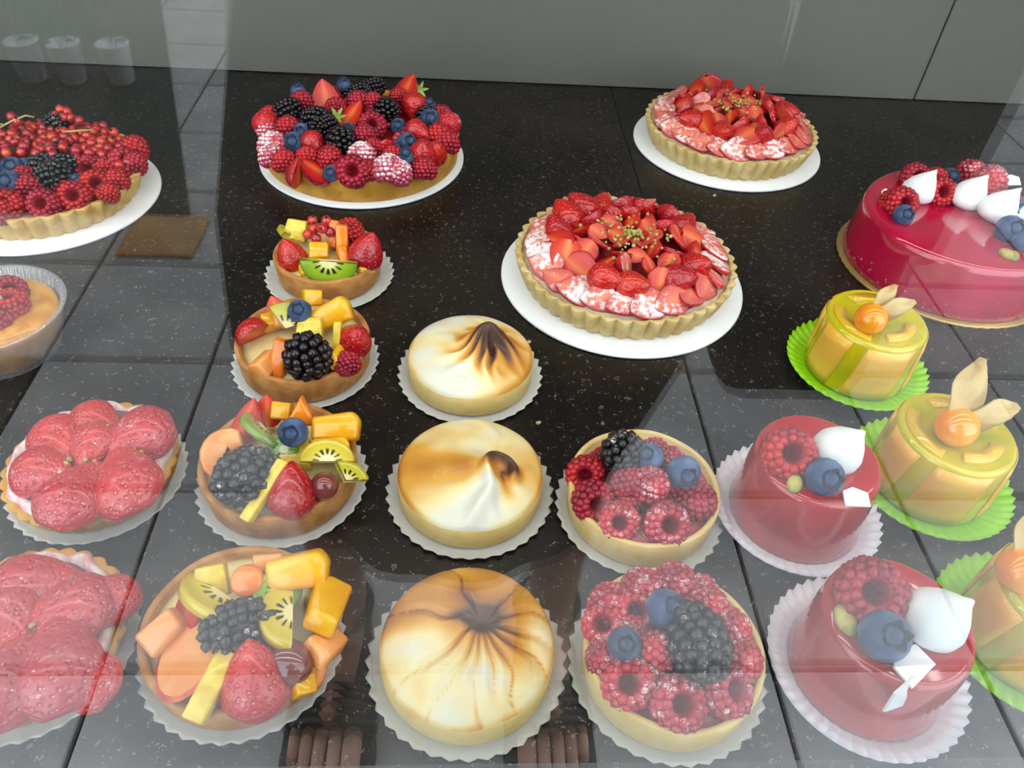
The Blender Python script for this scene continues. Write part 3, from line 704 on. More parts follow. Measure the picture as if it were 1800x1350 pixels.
# ------------------------------------------------ lemon meringue tarts
m_toast = mat('toasted_meringue', 'ffffff', 0.42, 0.35, coat=0.15, vcol=True, bump=0.2, bscale=700, bdist=0.0004)
TOAST = [(0.0, 'e0dccc'), (0.22, 'ecd69c'), (0.46, 'dca040'), (0.72, 'b8742a'), (0.9, '6e4a34'), (1.0, '4e3428')]
def toast_col(t):
    t = max(0, min(1, t))
    for (a, c), (b, d) in zip(TOAST, TOAST[1:]):
        if t <= b: return lerp(lin(c)[:3], lin(d)[:3], (t - a) / (b - a))
from mathutils import noise as mnoise
def ns(x, y, s, o=0.0): return mnoise.noise(Vector((x * s, y * s, o)))
def sst(a, b, v):
    v = max(0, min(1, (v - a) / (b - a))); return v * v * (3 - 2 * v)
def angd(a, b): return abs((a - b + pi) % (2 * pi) - pi)
def meringue(x, y, label, pk, hfun, tfun):
    t = thing('meringue_tart', label, 'tartlet', spot(x, y), 0, 'toasted meringue tarts')
    shell(t, 0.0434, 0.0432, 0.0165, m_crust_y, wall=0.004, inner=0.004)
    RR = 0.0431; nr, nt = 56, 168; V, F, C = [], [], []
    p = pk - t.location
    for i in range(nr + 1):
        r = RR * (i / nr)
        for k in range(nt):
            a = 2 * pi * k / nt; X, Y = r * math.cos(a), r * math.sin(a)
            e = math.sqrt(max(0, 1 - (r / RR) ** 5))
            dx, dy = X - p.x, Y - p.y; d = math.hypot(dx, dy); ph = math.atan2(dy, dx)
            z = 0.0158 + e * (0.0062 + hfun(X, Y, d, ph, r / RR))
            V.append((X, Y, z)); C.append(toast_col(tfun(X, Y, d, ph, r / RR)))
    for i in range(nr):
        for k in range(nt):
            a, b = i * nt + k, i * nt + (k + 1) % nt; F.append((a, a + nt, b + nt, b))
    ob('meringue', mesh('meringue', V, F, m_toast, cols=C), t)
    return t
def dome(q): return 0.006 * (1 - q * q)
p1 = at(860, 578, 0.045) - Vector((0.0056, 0.4064 - GAP, TZ))
# tall peak drawn up and folded over
def h1(X, Y, d, ph, q):
    pkz = 0.0205 * math.exp(-(((X - p1.x) / 0.0140) ** 2 + ((Y - p1.y) / 0.0105) ** 2))
    front = sst(2.6, 0.6, angd(ph, R(-80)))
    rip = math.cos(ph * 11 + 5 * ns(X, Y, 60)) * 0.0019 * sst(0.002, 0.010, d) * sst(0.046, 0.014, d) * (0.35 + 0.65 * front)
    notch = -0.010 * math.exp(-((d - 0.007) / 0.004) ** 2) * math.exp(-(angd(ph, R(-75)) / 0.45) ** 2)
    return dome(q) + pkz + rip + notch + 0.0015 * ns(X, Y, 50, 3)
def t1(X, Y, d, ph, q):
    v = 0.12 + 0.80 * math.exp(-(d / 0.013) ** 2) + 0.40 * sst(0.042, 0.008, d) + 0.2 * sst(0.0, 1.2, math.cos(ph - R(-20)))
    v += 0.24 * math.cos(ph * 11 + 5 * ns(X, Y, 60) + 2.6) * sst(0.004, 0.012, d) * sst(0.036, 0.012, d)
    v -= 0.30 * math.exp(-(angd(ph, R(-125)) / 0.55) ** 2) * sst(0.012, 0.03, d)
    v -= 0.12 * sst(0.01, 0.02, Y) * sst(0.01, -0.02, X)
    return v + 0.16 * ns(X, Y, 70, 1) + 0.22 * sst(0.9, 1.0, q)
# hooked curl, white fold running to the front
P2 = at(880, 822, 0.034)
def h2(X, Y, d, ph, q):
    ring = 0.008 * math.exp(-((d - 0.0085) / 0.0032) ** 2) * sst(2.75, 1.9, angd(ph, R(95)))
    fold = 0.0065 * math.exp(-(angd(ph, R(-118)) * d / 0.005) ** 2) * sst(0.003, 0.012, d) * sst(0.046, 0.03, d) * (1 if angd(ph, R(-118)) < 1.3 else 0)
    sweep = 0.005 * math.exp(-(angd(ph, R(165)) * d / 0.010) ** 2) * sst(0.04, 0.012, d)
    rip = math.cos(ph * 7 + 4 * ns(X, Y, 50)) * 0.0007 * sst(0.008, 0.016, d)
    return dome(q) * 0.9 + ring + fold + sweep + rip - 0.0035 * math.exp(-(d / 0.005) ** 2) + 0.0012 * ns(X, Y, 45, 5)
def t2(X, Y, d, ph, q):
    v = 0.72 * math.exp(-((d - 0.0085) / 0.0035) ** 2) * sst(2.4, 1.2, angd(ph, R(75))) + 0.62 * math.exp(-(d / 0.007) ** 2)
    v += 0.42 * math.exp(-(angd(ph, R(172)) / 0.42) ** 2) * sst(0.006, 0.02, d) + 0.30 * math.exp(-(angd(ph, R(-70)) / 0.35) ** 2) * sst(0.026, 0.010, d)
    v += 0.28 * math.exp(-(angd(ph, R(10)) / 0.6) ** 2)
    v -= 0.45 * math.exp(-(angd(ph, R(-118)) / 0.34) ** 2) * sst(0.004, 0.012, d)
    return v + 0.20 + 0.18 * ns(X, Y, 60, 2) + 0.18 * sst(0.93, 1.0, q) - 0.1 * sst(-0.005, -0.03, Y)
# flat swirl pinched in the middle with dark creases
P3 = at(848, 1093, 0.029)
CR3 = [R(a) for a in (8, 48, 120, 172, 218, 246, 262, 281, 297, 318, 338)]
def h3(X, Y, d, ph, q):
    z = 0.0065 * (1 - q ** 3)
    c = min(angd(ph + 0.25 * ns(X, Y, 45), a) for a in CR3)
    z += 0.0030 * sst(0.0, 0.16, c) * sst(0.003, 0.012, d) * sst(0.05, 0.03, d)
    return z - 0.0016 * math.exp(-(d / 0.004) ** 2) + 0.0014 * ns(X, Y, 60, 7)
def t3(X, Y, d, ph, q):
    c = min(angd(ph + 0.25 * ns(X, Y, 45), a) * d for a in CR3)
    v = 0.85 * math.exp(-(d / 0.0075) ** 2) + 0.45 * math.exp(-(d / 0.019) ** 2)
    v += 0.36 * sst(-0.004, 0.022, Y) + 0.32 * math.exp(-((X - 0.024) ** 2 + (Y + 0.008) ** 2) / 0.00012)
    v += 0.40 * math.exp(-(c / 0.00055) ** 2) * sst(0.003, 0.01, d) * (0.4 + 0.6 * sst(-0.3, 0.3, ns(X, Y, 80, 4)))
    v += 0.28 * math.exp(-(angd(ph, R(176)) / 0.3) ** 2)
    return v + 0.14 + 0.20 * ns(X, Y, 70, 9) + 0.2 * sst(0.93, 1.0, q)
doily('flat', 0.0056, 0.4064 - GAP, 0.1, 'scalloped white paper under the meringue tart with the tall burnt peak', 'white papers under tartlets')
meringue(0.0056, 0.4064, 'lemon meringue tart with a tall burnt brown peak, behind the other two meringue tarts', at(860, 578, 0.045), h1, t1)
doily('flat', 0.006, 0.3021 - GAP, 0.0, 'scalloped white paper under the meringue tart with the hooked curl', 'white papers under tartlets')
meringue(0.006, 0.3021, 'lemon meringue tart with hooked toasted curl and white fold, between the other two', P2, h2, t2)
doily('flat', 0.0051, 0.1925 - GAP, 0.2, 'scalloped white paper under the flat pinched meringue tart', 'white papers under tartlets')
meringue(0.0051, 0.1925, 'lemon meringue tart with a flat top pinched into dark radiating creases', P3, h3, t3)

# ------------------------------------------------ small strawberry tarts
def straw_tart(x, y, label):
    t = thing('strawberry_tartlet', label, 'tartlet', spot(x, y), 0, 'small strawberry tarts')
    shell(t, 0.0430, 0.0480, 0.014, m_crust_o, wall=0.007, inner=0.003, flutes=30, depth=0.05)
    rg = random.Random(int(x * 1000)); ph = rg.uniform(0, 6)
    prof = [(0.0428, 0.010), (0.0446, 0.0148), (0.043, 0.0182), (0.0405, 0.0192), (0.0375, 0.0165), (0.035, 0.012)]
    V, F = lathe(prof, 96, rfun=lambda th, i: 1 + (0.022 * math.sin(9 * th + ph) + 0.015 * math.sin(17 * th) if i < 4 else 0), zfun=lambda th, i: 0.0012 * math.sin(11 * th + i) if 0 < i < 4 else 0)
    ob('cream', mesh('cream', V, F, m_whip), t); filling(t, 0.0385, 0.0170, m_redfill, 0.003)
    return t
def nut_bits(t, spots, n=3, s=0.0016, sp=0.004):
    pts, rad = [], []
    for x, y, z in spots:
        p = at(x, y, z / 1000) - t.location
        for k in range(n): pts.append((p.x + random.uniform(-sp, sp), p.y + random.uniform(-sp, sp), p.z + random.uniform(-.001, .001))); rad.append(s * random.uniform(.6, 1.2))
    V, F = balls(pts, rad); V = [(x + random.uniform(-.0004, .0004), y + random.uniform(-.0004, .0004), z) for x, y, z in V]
    o = ob('nut_crumbs', mesh('nut_crumbs', V, F, m_nut, smooth=False), t); o['kind'] = 'stuff'
doily('flat', -0.216, 0.3101 - GAP, 0.0, 'scalloped white paper under the whole strawberry tartlet beside the paving joint', 'white papers under tartlets')
t = straw_tart(-0.216, 0.3101, 'small strawberry tart with seven glazed strawberries and a sugared cream rim, wholly in view')
for x, y, z, s, rot in ((172, 742, 25, 1.0, (185, 0, 60)), (100, 778, 25, 1.15, (180, -20, 40)), (160, 787, 27, 1.0, (190, 0, -10)), (240, 770, 26, 1.35, (185, 14, -60)), (80, 833, 26, 1.15, (178, -18, 75)), (133, 868, 27, 1.35, (172, -4, 160)), (222, 843, 28, 1.45, (172, 14, 205))):
    px(t, 'straw_half_p', x, y, z, s, rot).scale = (s * 1.13, s * 1.13, s * 0.85)
nut_bits(t, ((190, 757, 33), (186, 775, 31), (235, 798, 32), (120, 815, 31), (160, 812, 31)))
doily('flat', -0.2117, 0.2009 - GAP, 0.1, 'scalloped white paper under the strawberry tartlet cut by the picture edge', 'white papers under tartlets')
t = straw_tart(-0.2117, 0.2009, 'small strawberry tart with a broad white cream fold, cut by the picture edge')
for x, y, z, s, rot in ((65, 1030, 25, 1.35, (182, 0, 100)), (120, 1075, 27, 1.3, (180, 8, -70)), (196, 1062, 24, 0.9, (180, 30, -20)), (15, 1095, 28, 1.2, (180, 0, 30)), (105, 1165, 29, 1.5, (172, 10, 200)), (12, 1195, 27, 1.4, (175, -10, 170)), (158, 1190, 26, 1.0, (178, 24, 230)), (-60, 1120, 26, 1.4, (180, 0, 80)), (-70, 1200, 26, 1.3, (180, -10, 120))):
    px(t, 'straw_half_p', x, y, z, s, rot).scale = (s * 1.13, s * 1.13, s * 0.85)
nut_bits(t, ((40, 1055, 33), (60, 1085, 33), (115, 1025, 32)))
# ridges of cream between the berries
def cream_ridge(t, pts, r):
    P = [at(x, y, z / 1000) - t.location for x, y, z in pts]
    V, F = tube(P, r, 8); V = [(v[0] + random.uniform(-.0006, .0006), v[1] + random.uniform(-.0006, .0006), v[2] + random.uniform(-.0005, .0005)) for v in V]
    ob('cream_ridge', mesh('cream_ridge', V, F, m_whip), t)
cream_ridge(t, ((160, 1025, 24), (176, 1050, 29), (178, 1075, 30), (168, 1095, 28)), [0.002, 0.0032, 0.0032, 0.0018])
cream_ridge(t, ((55, 1215, 26), (80, 1205, 30), (110, 1175, 33), (132, 1150, 32)), [0.0012, 0.0018, 0.0018, 0.001])

# ------------------------------------------------ red glazed domes
m_glaze = mat('red_mirror_glaze', 'b3121c', 0.12, 0.55, coat=0.6, c2='a00e18', nscale=30)
m_glaze_p = mat('raspberry_mirror_glaze', 'b8063a', 0.10, 0.55, coat=0.7, c2='a80430', nscale=20)
def glaze_cake(t, r0, r1, h, rr, m, base=None, n=80):
    prof = [(0.0002, 0.0005), (r0, 0.0005), (r0 + 0.0008, 0.002)]
    prof += [(r0 + (r1 - r0) * u + 0.0005 * math.sin(pi * u), 0.002 + (h - rr - 0.002) * u) for u in (0.25, 0.5, 0.75, 1.0)]
    prof += [(r1 - rr + rr * math.cos(a), h - rr + rr * math.sin(a)) for a in (R(22), R(45), R(68), R(90))]
    prof += [(r1 * 0.6, h - 0.0006), (r1 * 0.3, h - 0.001), (0.0003, h - 0.001)]
    V, F = lathe(prof, n, zfun=lambda t_, i: 0.0004 * math.sin(4 * t_ + 1) if 7 <= i <= 9 else 0)
    return ob('glazed_cake', mesh('glazed_cake', V, F, m), t)
def red_cake(x, y, label, grp='small red glazed cakes'):
    t = thing('red_glazed_cake', label, 'cake', spot(x, y), 0, grp)
    glaze_cake(t, 0.0385, 0.0355, 0.0495, 0.004, m_glaze)
    return t
doily('white', 0.2038, 0.2882 - GAP, 0.0, 'white fluted paper under the red glazed cake beside the orange-striped cakes, farther from the glass', 'white fluted papers')
t = red_cake(0.2038, 0.2882, 'small red glazed cake with white flake flat on top, beside the middle mango cake')
px(t, 'raspberry', 1384, 797, 57, 1.3, (42, -6, 0)); px(t, 'kiss', 1461, 802, 51, 1.12, (10, 8, 0)); px(t, 'blueberry', 1450, 838, 60, 1.35, (48, 0, 0)); px(t, 'pistachio', 1397, 850, 53, 1.0, (10, 0, -25)); px(t, 'shard', 1502, 876, 51, 0.95, (14, 6, 5))
doily('white', 0.211, 0.1874 - GAP, 0.04, 'white fluted paper under the red glazed cake close to the window glass', 'white fluted papers')
t = red_cake(0.211, 0.1874, 'small red glazed cake with a white flake drooping over its rim, near the glass')
px(t, 'raspberry', 1530, 1042, 58, 1.45, (30, -14, 0)); px(t, 'kiss', 1625, 1098, 51, 1.2, (8, 8, 0)); px(t, 'blueberry', 1555, 1118, 62, 1.5, (28, 0, 0)); px(t, 'pistachio', 1487, 1090, 53, 1.25, (10, 0, 10)); px(t, 'shard', 1592, 1216, 44, 1.0, (80, 0, 20)).scale = (1.4, 1.5, 1); px(t, 'shard', 1600, 1170, 51.5, 1.2, (6, 0, 40))  # last shard, lying flat, stands in for a glint on the glaze

# ------------------------------------------------ mango cakes on green papers
m_jelly = mat('yellow_green_jelly', 'd2ba08', 0.12, 0.5, coat=0.6, c2='bcb60a', nscale=50)
m_panel = mat('mango_mousse_panel', 'f4c04a', 0.3, 0.5, coat=0.4, c2='eeb238', nscale=30, rnd=0.03)
m_toppatch = mat('mango_puree', 'e0b428', 0.15, 0.5, coat=0.6)
def panel(a0, a1, r0, r1, h, lean, m):
    """a curved slab wrapped on the side of the cake, leaning as it climbs"""
    n, k = 8, 5; V, F = [], []
    for s in (0.0, 0.0014):
        for j in range(k + 1):
            v = j / k
            for i in range(n + 1):
                a = a0 + (a1 - a0) * i / n + lean * v
                e = 0.0010 if (i in (0, n) or j in (0, k)) and s else 0.0
                r = r0 + (r1 - r0) * v + s - e; V.append((r * math.cos(a), r * math.sin(a), 0.0015 + h * v))
    hN = (k + 1) * (n + 1)
    for j in range(k):
        for i in range(n):
            a = j * (n + 1) + i; F.append((a + hN, a + hN + 1, a + hN + n + 2, a + hN + n + 1))
    for i in range(n):
        F.append((i, i + 1, i + 1 + hN, i + hN)); b = k * (n + 1) + i; F.append((b + 1, b, b + hN, b + 1 + hN))
    for j in range(k):
        a = j * (n + 1); F.append((a + n + 1, a, a + hN, a + n + 1 + hN)); b = a + n; F.append((b, b + n + 1, b + n + 1 + hN, b + hN))
    return mesh('mango_panel', V, F, m)
def mango_cake(x, y, rz, label, husks, ball):
    t = thing('mango_cake', label, 'cake', spot(x, y), 0, 'mango cakes on green papers')
    H = 0.047; r0, r1 = 0.0355, 0.0345
    prof = [(0.0002, 0.0005), (r0, 0.0005), (r0 + 0.0004, 0.002), (r1, H - 0.003), (r1 - 0.0012, H - 0.0006), (r1 - 0.003, H), (r1 - 0.006, H - 0.0012), (0.0003, H - 0.0015)]
    V, F = lathe(prof, 72); ob('jelly_body', mesh('jelly_body', V, F, m_jelly), t)
    for c, w in ((-100, 58), (-32, 42), (-168, 44), (34, 50), (96, 46), (142, 30)):
        ob('mango_panel', panel(R(c - w / 2) + rz, R(c + w / 2) + rz, r0 + 0.0004, r1 + 0.0002, H - 0.0045, R(10), m_panel), t)
    for a0, a1, q in ((20, 120, 0.024), (150, 240, 0.026), (265, 345, 0.022)):
        V = arcpts(q - 0.004, q + 0.004, R(a0) + rz, R(a1) + rz, 12)
        ob('mango_sliver', prism('mango_sliver', V, 0.003, m_toppatch, 0.0008, 2, 1.0, True), t, (0, 0, H - 0.0006))
    b = px(t, 'physalis', *ball)
    for rot, s in husks: ob('husk', LIB['husk'], b, (0, 0, 0), tuple(R(a) for a in rot), s)
    return t
doily('green', 0.2897, 0.4206 - GAP, 0.0, 'lime green fluted paper under the mango cake near the big pink cake', 'green fluted papers')
mango_cake(0.2897, 0.4206, 0.0, 'mango cake on green paper, beside the big pink glazed cake', (((0, 62, 0), 1.0), ((-28, 42, 0), 0.95), ((-15, 85, 0), 0.8)), (1531, 560, 57, 1.15, (0, 0, 0)))
doily('green', 0.2987, 0.3131 - GAP, 0.05, 'lime green fluted paper under the middle mango cake', 'green fluted papers')
mango_cake(0.2987, 0.3131, -0.22, 'mango cake with physalis husk spread in two leaves, between the other mango cakes', (((-28, 16, 0), 1.25), ((-8, 74, 0), 1.15), ((-60, 45, 0), 0.7)), (1682, 750, 58, 1.3, (0, 0, 0)))
doily('green', 0.3086, 0.2035 - GAP, 0.0, 'lime green fluted paper under the mango cake cut by the picture edge', 'green fluted papers')
mango_cake(0.3086, 0.2035, -0.35, 'mango cake on green paper, cut by the picture edge near the window glass', (((-40, 20, 0), 1.0), ((-20, 70, 0), 0.9)), (1795, 1003, 55, 1.25, (0, 0, 0)))
# ------------------------------------------------ large tarts on white boards
BZ = CT + 0.0034
def big(name, x, y, label, cat='tart'):
    return thing(name, label, cat, (x, y - GAP, BZ), 0, 'large cakes and tarts along the back')
def ring(n, r, j=0.0, ph=0.0):
    return [(r * (1 + random.uniform(-j, j)) * math.cos(2 * pi * (k + ph) / n), r * (1 + random.uniform(-j, j)) * math.sin(2 * pi * (k + ph) / n), 2 * pi * (k + ph) / n) for k in range(n)]

# raspberry and redcurrant tart
board(0.0940, -0.3658, 0.6257 - GAP, 'white round board under the raspberry and redcurrant tart')
t = big('raspberry_tart', -0.3658, 0.6257, 'large tart of raspberries, blueberries, blackberries and heaped redcurrants, cut by the picture edge')
shell(t, 0.0755, 0.0835, 0.0225, m_crust_f, wall=0.005, inner=0.004, flutes=40, depth=0.06); filling(t, 0.078, 0.0195, m_redfill, 0.006)
def loc(t, x, y, z): return Vector((x, y, z))
for x, y, s, rot in ((-5, 372, 1.05, (48, -5, 0)), (15, 362, 1.12, (50, -4, 0)), (78, 360, 1.1, (48, 4, 0)), (131, 347, 1.1, (46, 10, 10)), (169, 326, 1.1, (46, 16, 20)), (204, 318, .95, (150, 0, 0)), (218, 288, 1.2, (44, 25, 30)), (157, 299, 1.1, (50, 10, 0)), (52, 330, 1.0, (140, 0, 0)), (110, 322, .9, (150, 0, 0)), (44, 312, .9, (140, 0, 0)), (185, 296, .9, (150, 0, 0)), (236, 262, 1.1, (150, 20, 0)), (236, 288, .95, (140, 30, 0)), (190, 340, .8, (140, 30, 0)), (-40, 372, 1.1, (48, -5, 0)), (-85, 360, 1.1, (48, -5, 0)), (-30, 340, 1.0, (48, -5, 0))):
    px(t, 'raspberry', x, y, 29, s, rot)
for x, y, s, rot in ((92, 312, 1.1, (60, 0, 80)), (108, 296, 1.0, (60, 0, 100)), (75, 290, .95, (70, 0, 60)), (88, 272, .9, (60, 0, 90)), (98, 214, .8, (60, 0, 90))): px(t, 'blackberry_s', x, y, 33 if y > 250 else 40, s, rot)
for x, y, s in ((18, 322, 1.35), (22, 295, 1.2), (-15, 300, 1.2), (45, 292, .9), (-30, 320, 1.2), (135, 318, .8)): px(t, 'blueberry', x, y, 33, s, (random.uniform(20, 60), random.uniform(-20, 20), 0))
random.seed(21)
cnt = 0
for k in range(900):
    X, Y = random.uniform(-.078, .078), random.uniform(-.004, .078)
    if math.hypot(X, Y) > 0.077: continue
    if Y < 0.012 and X > -0.01 and False: continue
    pts = getattr(big, 'cur', [])
    if any((X - a) ** 2 + (Y - b) ** 2 < 0.0068 ** 2 for a, b in pts): continue
    pts.append((X, Y)); big.cur = pts
    q = math.hypot(X, Y) / 0.078
    zz = 0.0275 + 0.010 * (1 - q * q) + random.uniform(-.0008, .0022)
    fruit(t, 'redcurrant', (X, Y, zz), random.uniform(.95, 1.15), (random.uniform(0, 90), random.uniform(-40, 40), random.uniform(0, 360)), world=False); cnt += 1
for x, y, z in ((30, 213, 46), (118, 196, 48), (112, 206, 45), (98, 203, 46), (125, 207, 44), (106, 192, 50), (20, 205, 48), (140, 212, 44)): px(t, 'redcurrant', x, y, z, 1.0, (30, 0, random.uniform(0, 360)))
m_stem = mat('currant_stem', 'b9a468', 0.6)
for pts in (((0, 224, 44), (20, 213, 48), (45, 203, 50), (60, 206, 47)), ((110, 232, 44), (135, 230, 45), (165, 228, 44)), ((-40, 215, 46), (-10, 220, 47), (5, 218, 46))):
    V, F = tube([at(x, y, z / 1000) - t.location for x, y, z in pts], 0.0009, 6); ob('currant_stem', mesh('currant_stem', V, F, m_stem), t)

# mixed berry tart
random.seed(31)
board(0.0985, -0.1011, 0.7169 - GAP, 'white round board under the mixed berry tart')
t = big('berry_tart', -0.1011, 0.7169, 'large smooth-sided tart heaped with blackberries, blueberries, raspberries and cut strawberries')
shell(t, 0.0925, 0.0940, 0.0245, m_crust_o, wall=0.005, inner=0.004); filling(t, 0.0885, 0.0215, m_redfill, 0.010)
B_ = [('straw_half', 712, 160, 46, 1.3, (62, 10, -60)), ('straw_half', 572, 170, 44, 1.15, (58, 0, 20)), ('straw_half', 616, 202, 44, 1.15, (40, 0, -50)), ('straw_half', 675, 257, 38, 1.1, (48, 0, 200)), ('straw_half', 554, 297, 32, 1.15, (30, 0, 80)), ('straw_half', 525, 303, 31, 1.0, (100, 0, 70)),
      ('strawberry', 742, 272, 36, 1.2, (25, 6, 0)), ('strawberry', 765, 268, 34, 1.0, (30, 14, 0)), ('strawberry', 552, 255, 36, .9, (120, 0, 40)), ('strawberry', 728, 190, 42, 1.0, (150, 0, 0)), ('strawberry', 736, 232, 40, .9, (100, 0, 60)), ('strawberry_s', 788, 225, 34, 1.0, (160, 10, 0)), ('strawberry_s', 468, 225, 33, 1.0, (160, -10, 0)),
      ('blackberry', 555, 210, 43, 1.05, (70, 0, 60)), ('blackberry', 600, 250, 40, 1.2, (60, 0, 20)), ('blackberry', 503, 197, 40, 1.05, (60, 0, 100)), ('blackberry', 680, 196, 44, 1.1, (50, 0, 10)), ('blackberry', 570, 222, 42, .9, (80, 0, 130)), ('blackberry', 630, 165, 42, .9, (70, 0, 100)), ('blackberry', 655, 155, 42, .9, (70, 0, 100)), ('blackberry', 750, 205, 40, .9, (60, 0, 30)),
      ('blueberry', 516, 252, 36, 1.35, (50, 0, 0)), ('blueberry', 530, 231, 38, 1.0, (60, 0, 0)), ('blueberry', 612, 232, 42, 1.1, (40, 0, 0)), ('blueberry', 716, 250, 38, 1.15, (50, 0, 30)), ('blueberry', 714, 276, 36, 1.15, (30, 0, 0)), ('blueberry', 756, 210, 41, 1.3, (50, 10, 0)), ('blueberry', 752, 190, 41, 1.2, (10, 10, 0)), ('blueberry', 582, 305, 31, 0.95, (50, 0, 0)), ('blueberry', 640, 160, 44, 1.0, (0, 0, 0)), ('blueberry', 700, 222, 41, 1.0, (50, 0, 0)), ('blueberry', 524, 160, 40, 1.0, (0, 0, 0)), ('blueberry', 605, 150, 42, 1.0, (0, 0, 0)),
      ('raspberry', 621, 302, 33, 1.25, (55, 0, 0)), ('raspberry', 580, 278, 35, 1.0, (160, 0, 0)), ('raspberry', 655, 222, 42, 1.15, (50, 0, 0)), ('raspberry', 770, 240, 35, 1.1, (150, 0, 0)), ('raspberry', 785, 252, 32, 1.1, (150, 0, 0)), ('raspberry', 775, 205, 36, 1.0, (150, 0, 0)), ('raspberry', 476, 208, 35, 1.05, (150, 0, 0)), ('raspberry', 506, 225, 37, 1.0, (150, 0, 0)), ('raspberry', 630, 180, 45, 1.0, (150, 0, 0)), ('raspberry', 655, 180, 45, .9, (150, 0, 0)), ('raspberry', 640, 240, 40, 1.0, (150, 0, 0)), ('raspberry', 530, 180, 42, 1.0, (150, 0, 0)), ('raspberry', 590, 190, 44, .9, (120, 0, 0)),
      ('raspberry_w', 480, 258, 33, 1.2, (150, 0, 0)), ('raspberry_w', 478, 275, 31, 1.05, (150, -10, 0)), ('raspberry_w', 636, 274, 38, 1.1, (150, 0, 0)), ('raspberry_w', 683, 299, 33, 1.25, (140, 0, 0)), ('raspberry_w', 700, 305, 31, 1.1, (140, 20, 0)), ('raspberry_w', 470, 228, 33, .9, (150, 0, 0)),
      ('raspberry', 648, 302, 30, .95, (150, 0, 0)), ('raspberry', 600, 300, 31, .85, (140, 0, 0)), ('raspberry', 745, 298, 30, 1.0, (150, 0, 0)), ('raspberry', 500, 285, 31, 1.0, (140, 0, 0)), ('raspberry', 540, 278, 33, .95, (140, 0, 0)), ('raspberry', 690, 275, 35, .9, (140, 0, 0)), ('raspberry', 655, 262, 37, .9, (140, 0, 0))]
for k_, x, y, z, s, rot in B_: px(t, k_, x, y, z, s, rot)
sp = px(t, 'raspberry', 700, 170, 42, .8, (150, 0, 0))
o = ob('sepals', LIB['sepals'], t, at(592, 205, 0.046) - t.location, (R(30), 0, 0), 1.0); o = ob('sepals', LIB['sepals'], t, at(738, 158, 0.048) - t.location, (R(60), 0, R(20)), 0.9)
for k in range(46):      # small berries filling the gaps
    a = random.uniform(0, 2 * pi); q = math.sqrt(random.uniform(0, 1)) * 0.083
    z = 0.0235 + 0.011 * (1 - (q / 0.088) ** 2)
    fruit(t, random.choice(['redcurrant', 'redcurrant', 'raspberry', 'blueberry']), (q * math.cos(a), q * math.sin(a), z), random.uniform(.75, .95), (random.uniform(120, 200), random.uniform(-30, 30), random.uniform(0, 360)), world=False)
# two strawberry tarts with sugared slices round the rim
def strawberry_tart(x, y, label, seed, inner_mat, nuts):
    random.seed(seed)
    t = big('strawberry_tart', x, y, label)
    shell(t, 0.0805, 0.0875, 0.0225, m_crust_f2, wall=0.004, inner=0.004, flutes=44, depth=0.06); filling(t, 0.083, 0.0195, m_cream_p, 0.004); filling(t, 0.0775, 0.0225, m_redfill, 0.008, 'jelly')
    n = 25
    for X, Y, a in ring(n, 0.0725, 0.012):
        fruit(t, 'straw_slice_s', (X, Y, 0.0275), random.uniform(.9, 1.12), (random.uniform(-12, 10), random.uniform(-42, -16), math.degrees(a) - 90 - 66 + random.uniform(-14, 14)), world=False)
    n = 14
    for X, Y, a in ring(18, 0.0565, 0.04, 0.3):
        fruit(t, random.choice([inner_mat, inner_mat, 'strawberry', 'straw_slice']), (X, Y, 0.0335 + random.uniform(-.002, .003)), random.uniform(.9, 1.15), (random.uniform(-75, -5), random.uniform(-70, 70), math.degrees(a) - 90 + random.uniform(-60, 60)), world=False)
    for X, Y, a in ring(14, 0.0400, 0.10, 0.1):
        fruit(t, random.choice([inner_mat, 'straw_slice', 'straw_half_s']), (X, Y, 0.0360 + random.uniform(-.002, .003)), random.uniform(.75, .95), (random.uniform(-60, 10), random.uniform(-70, 70), math.degrees(a) - 90 + random.uniform(-80, 80)), world=False)
    for X, Y, a in ring(9, 0.022, 0.25):
        fruit(t, random.choice([inner_mat, 'straw_slice']), (X, Y, 0.0375), random.uniform(.6, .75), (random.uniform(-30, 10), random.uniform(-50, 50), random.uniform(0, 360)), world=False)
    for X, Y, a in ring(4, 0.008, 0.2, .5):
        fruit(t, random.choice([inner_mat, 'straw_slice']), (X, Y, 0.0370), random.uniform(.6, .75), (random.uniform(-30, 10), random.uniform(-40, 40), random.uniform(0, 360)), world=False)
    pts, rad = [], []
    for k in range(nuts):
        a = random.uniform(0, 2 * pi); q = random.gauss(0, 0.025); X, Y = q * math.cos(a) + 0.002, q * math.sin(a)
        if math.hypot(X, Y) > .05: continue
        pts.append((X, Y, 0.0425 - 0.08 * abs(q) + random.uniform(0, .002))); rad.append(random.uniform(.0009, .0018))
    V, F = balls(pts, rad); o = ob('nut_crumbs', mesh('nut_crumbs', V, F, m_nut, smooth=False), t); o['kind'] = 'stuff'
    return t
m_crust_f2 = mat('pale_fluted_crust', 'd8c088', 0.6, 0.3, c2='c8a868', nscale=70, bump=0.2, bscale=500, bdist=0.0005)
m_cream_p = mat('pale_almond_cream', 'ecd8bc', 0.5, 0.3)
board(0.0990, 0.1292, 0.5245 - GAP, 'white round board under the strawberry tart in the middle of the counter')
strawberry_tart(0.1292, 0.5245, 'large strawberry tart with sugared slices round the rim, in the middle of the counter', 5, 'straw_half', 120)
board(0.0980, 0.2743, 0.7702 - GAP, 'white round board under the strawberry tart by the back wall')
strawberry_tart(0.2743, 0.7702, 'large strawberry tart with deep red pieces, close to the grey back wall', 9, 'straw_half', 70)

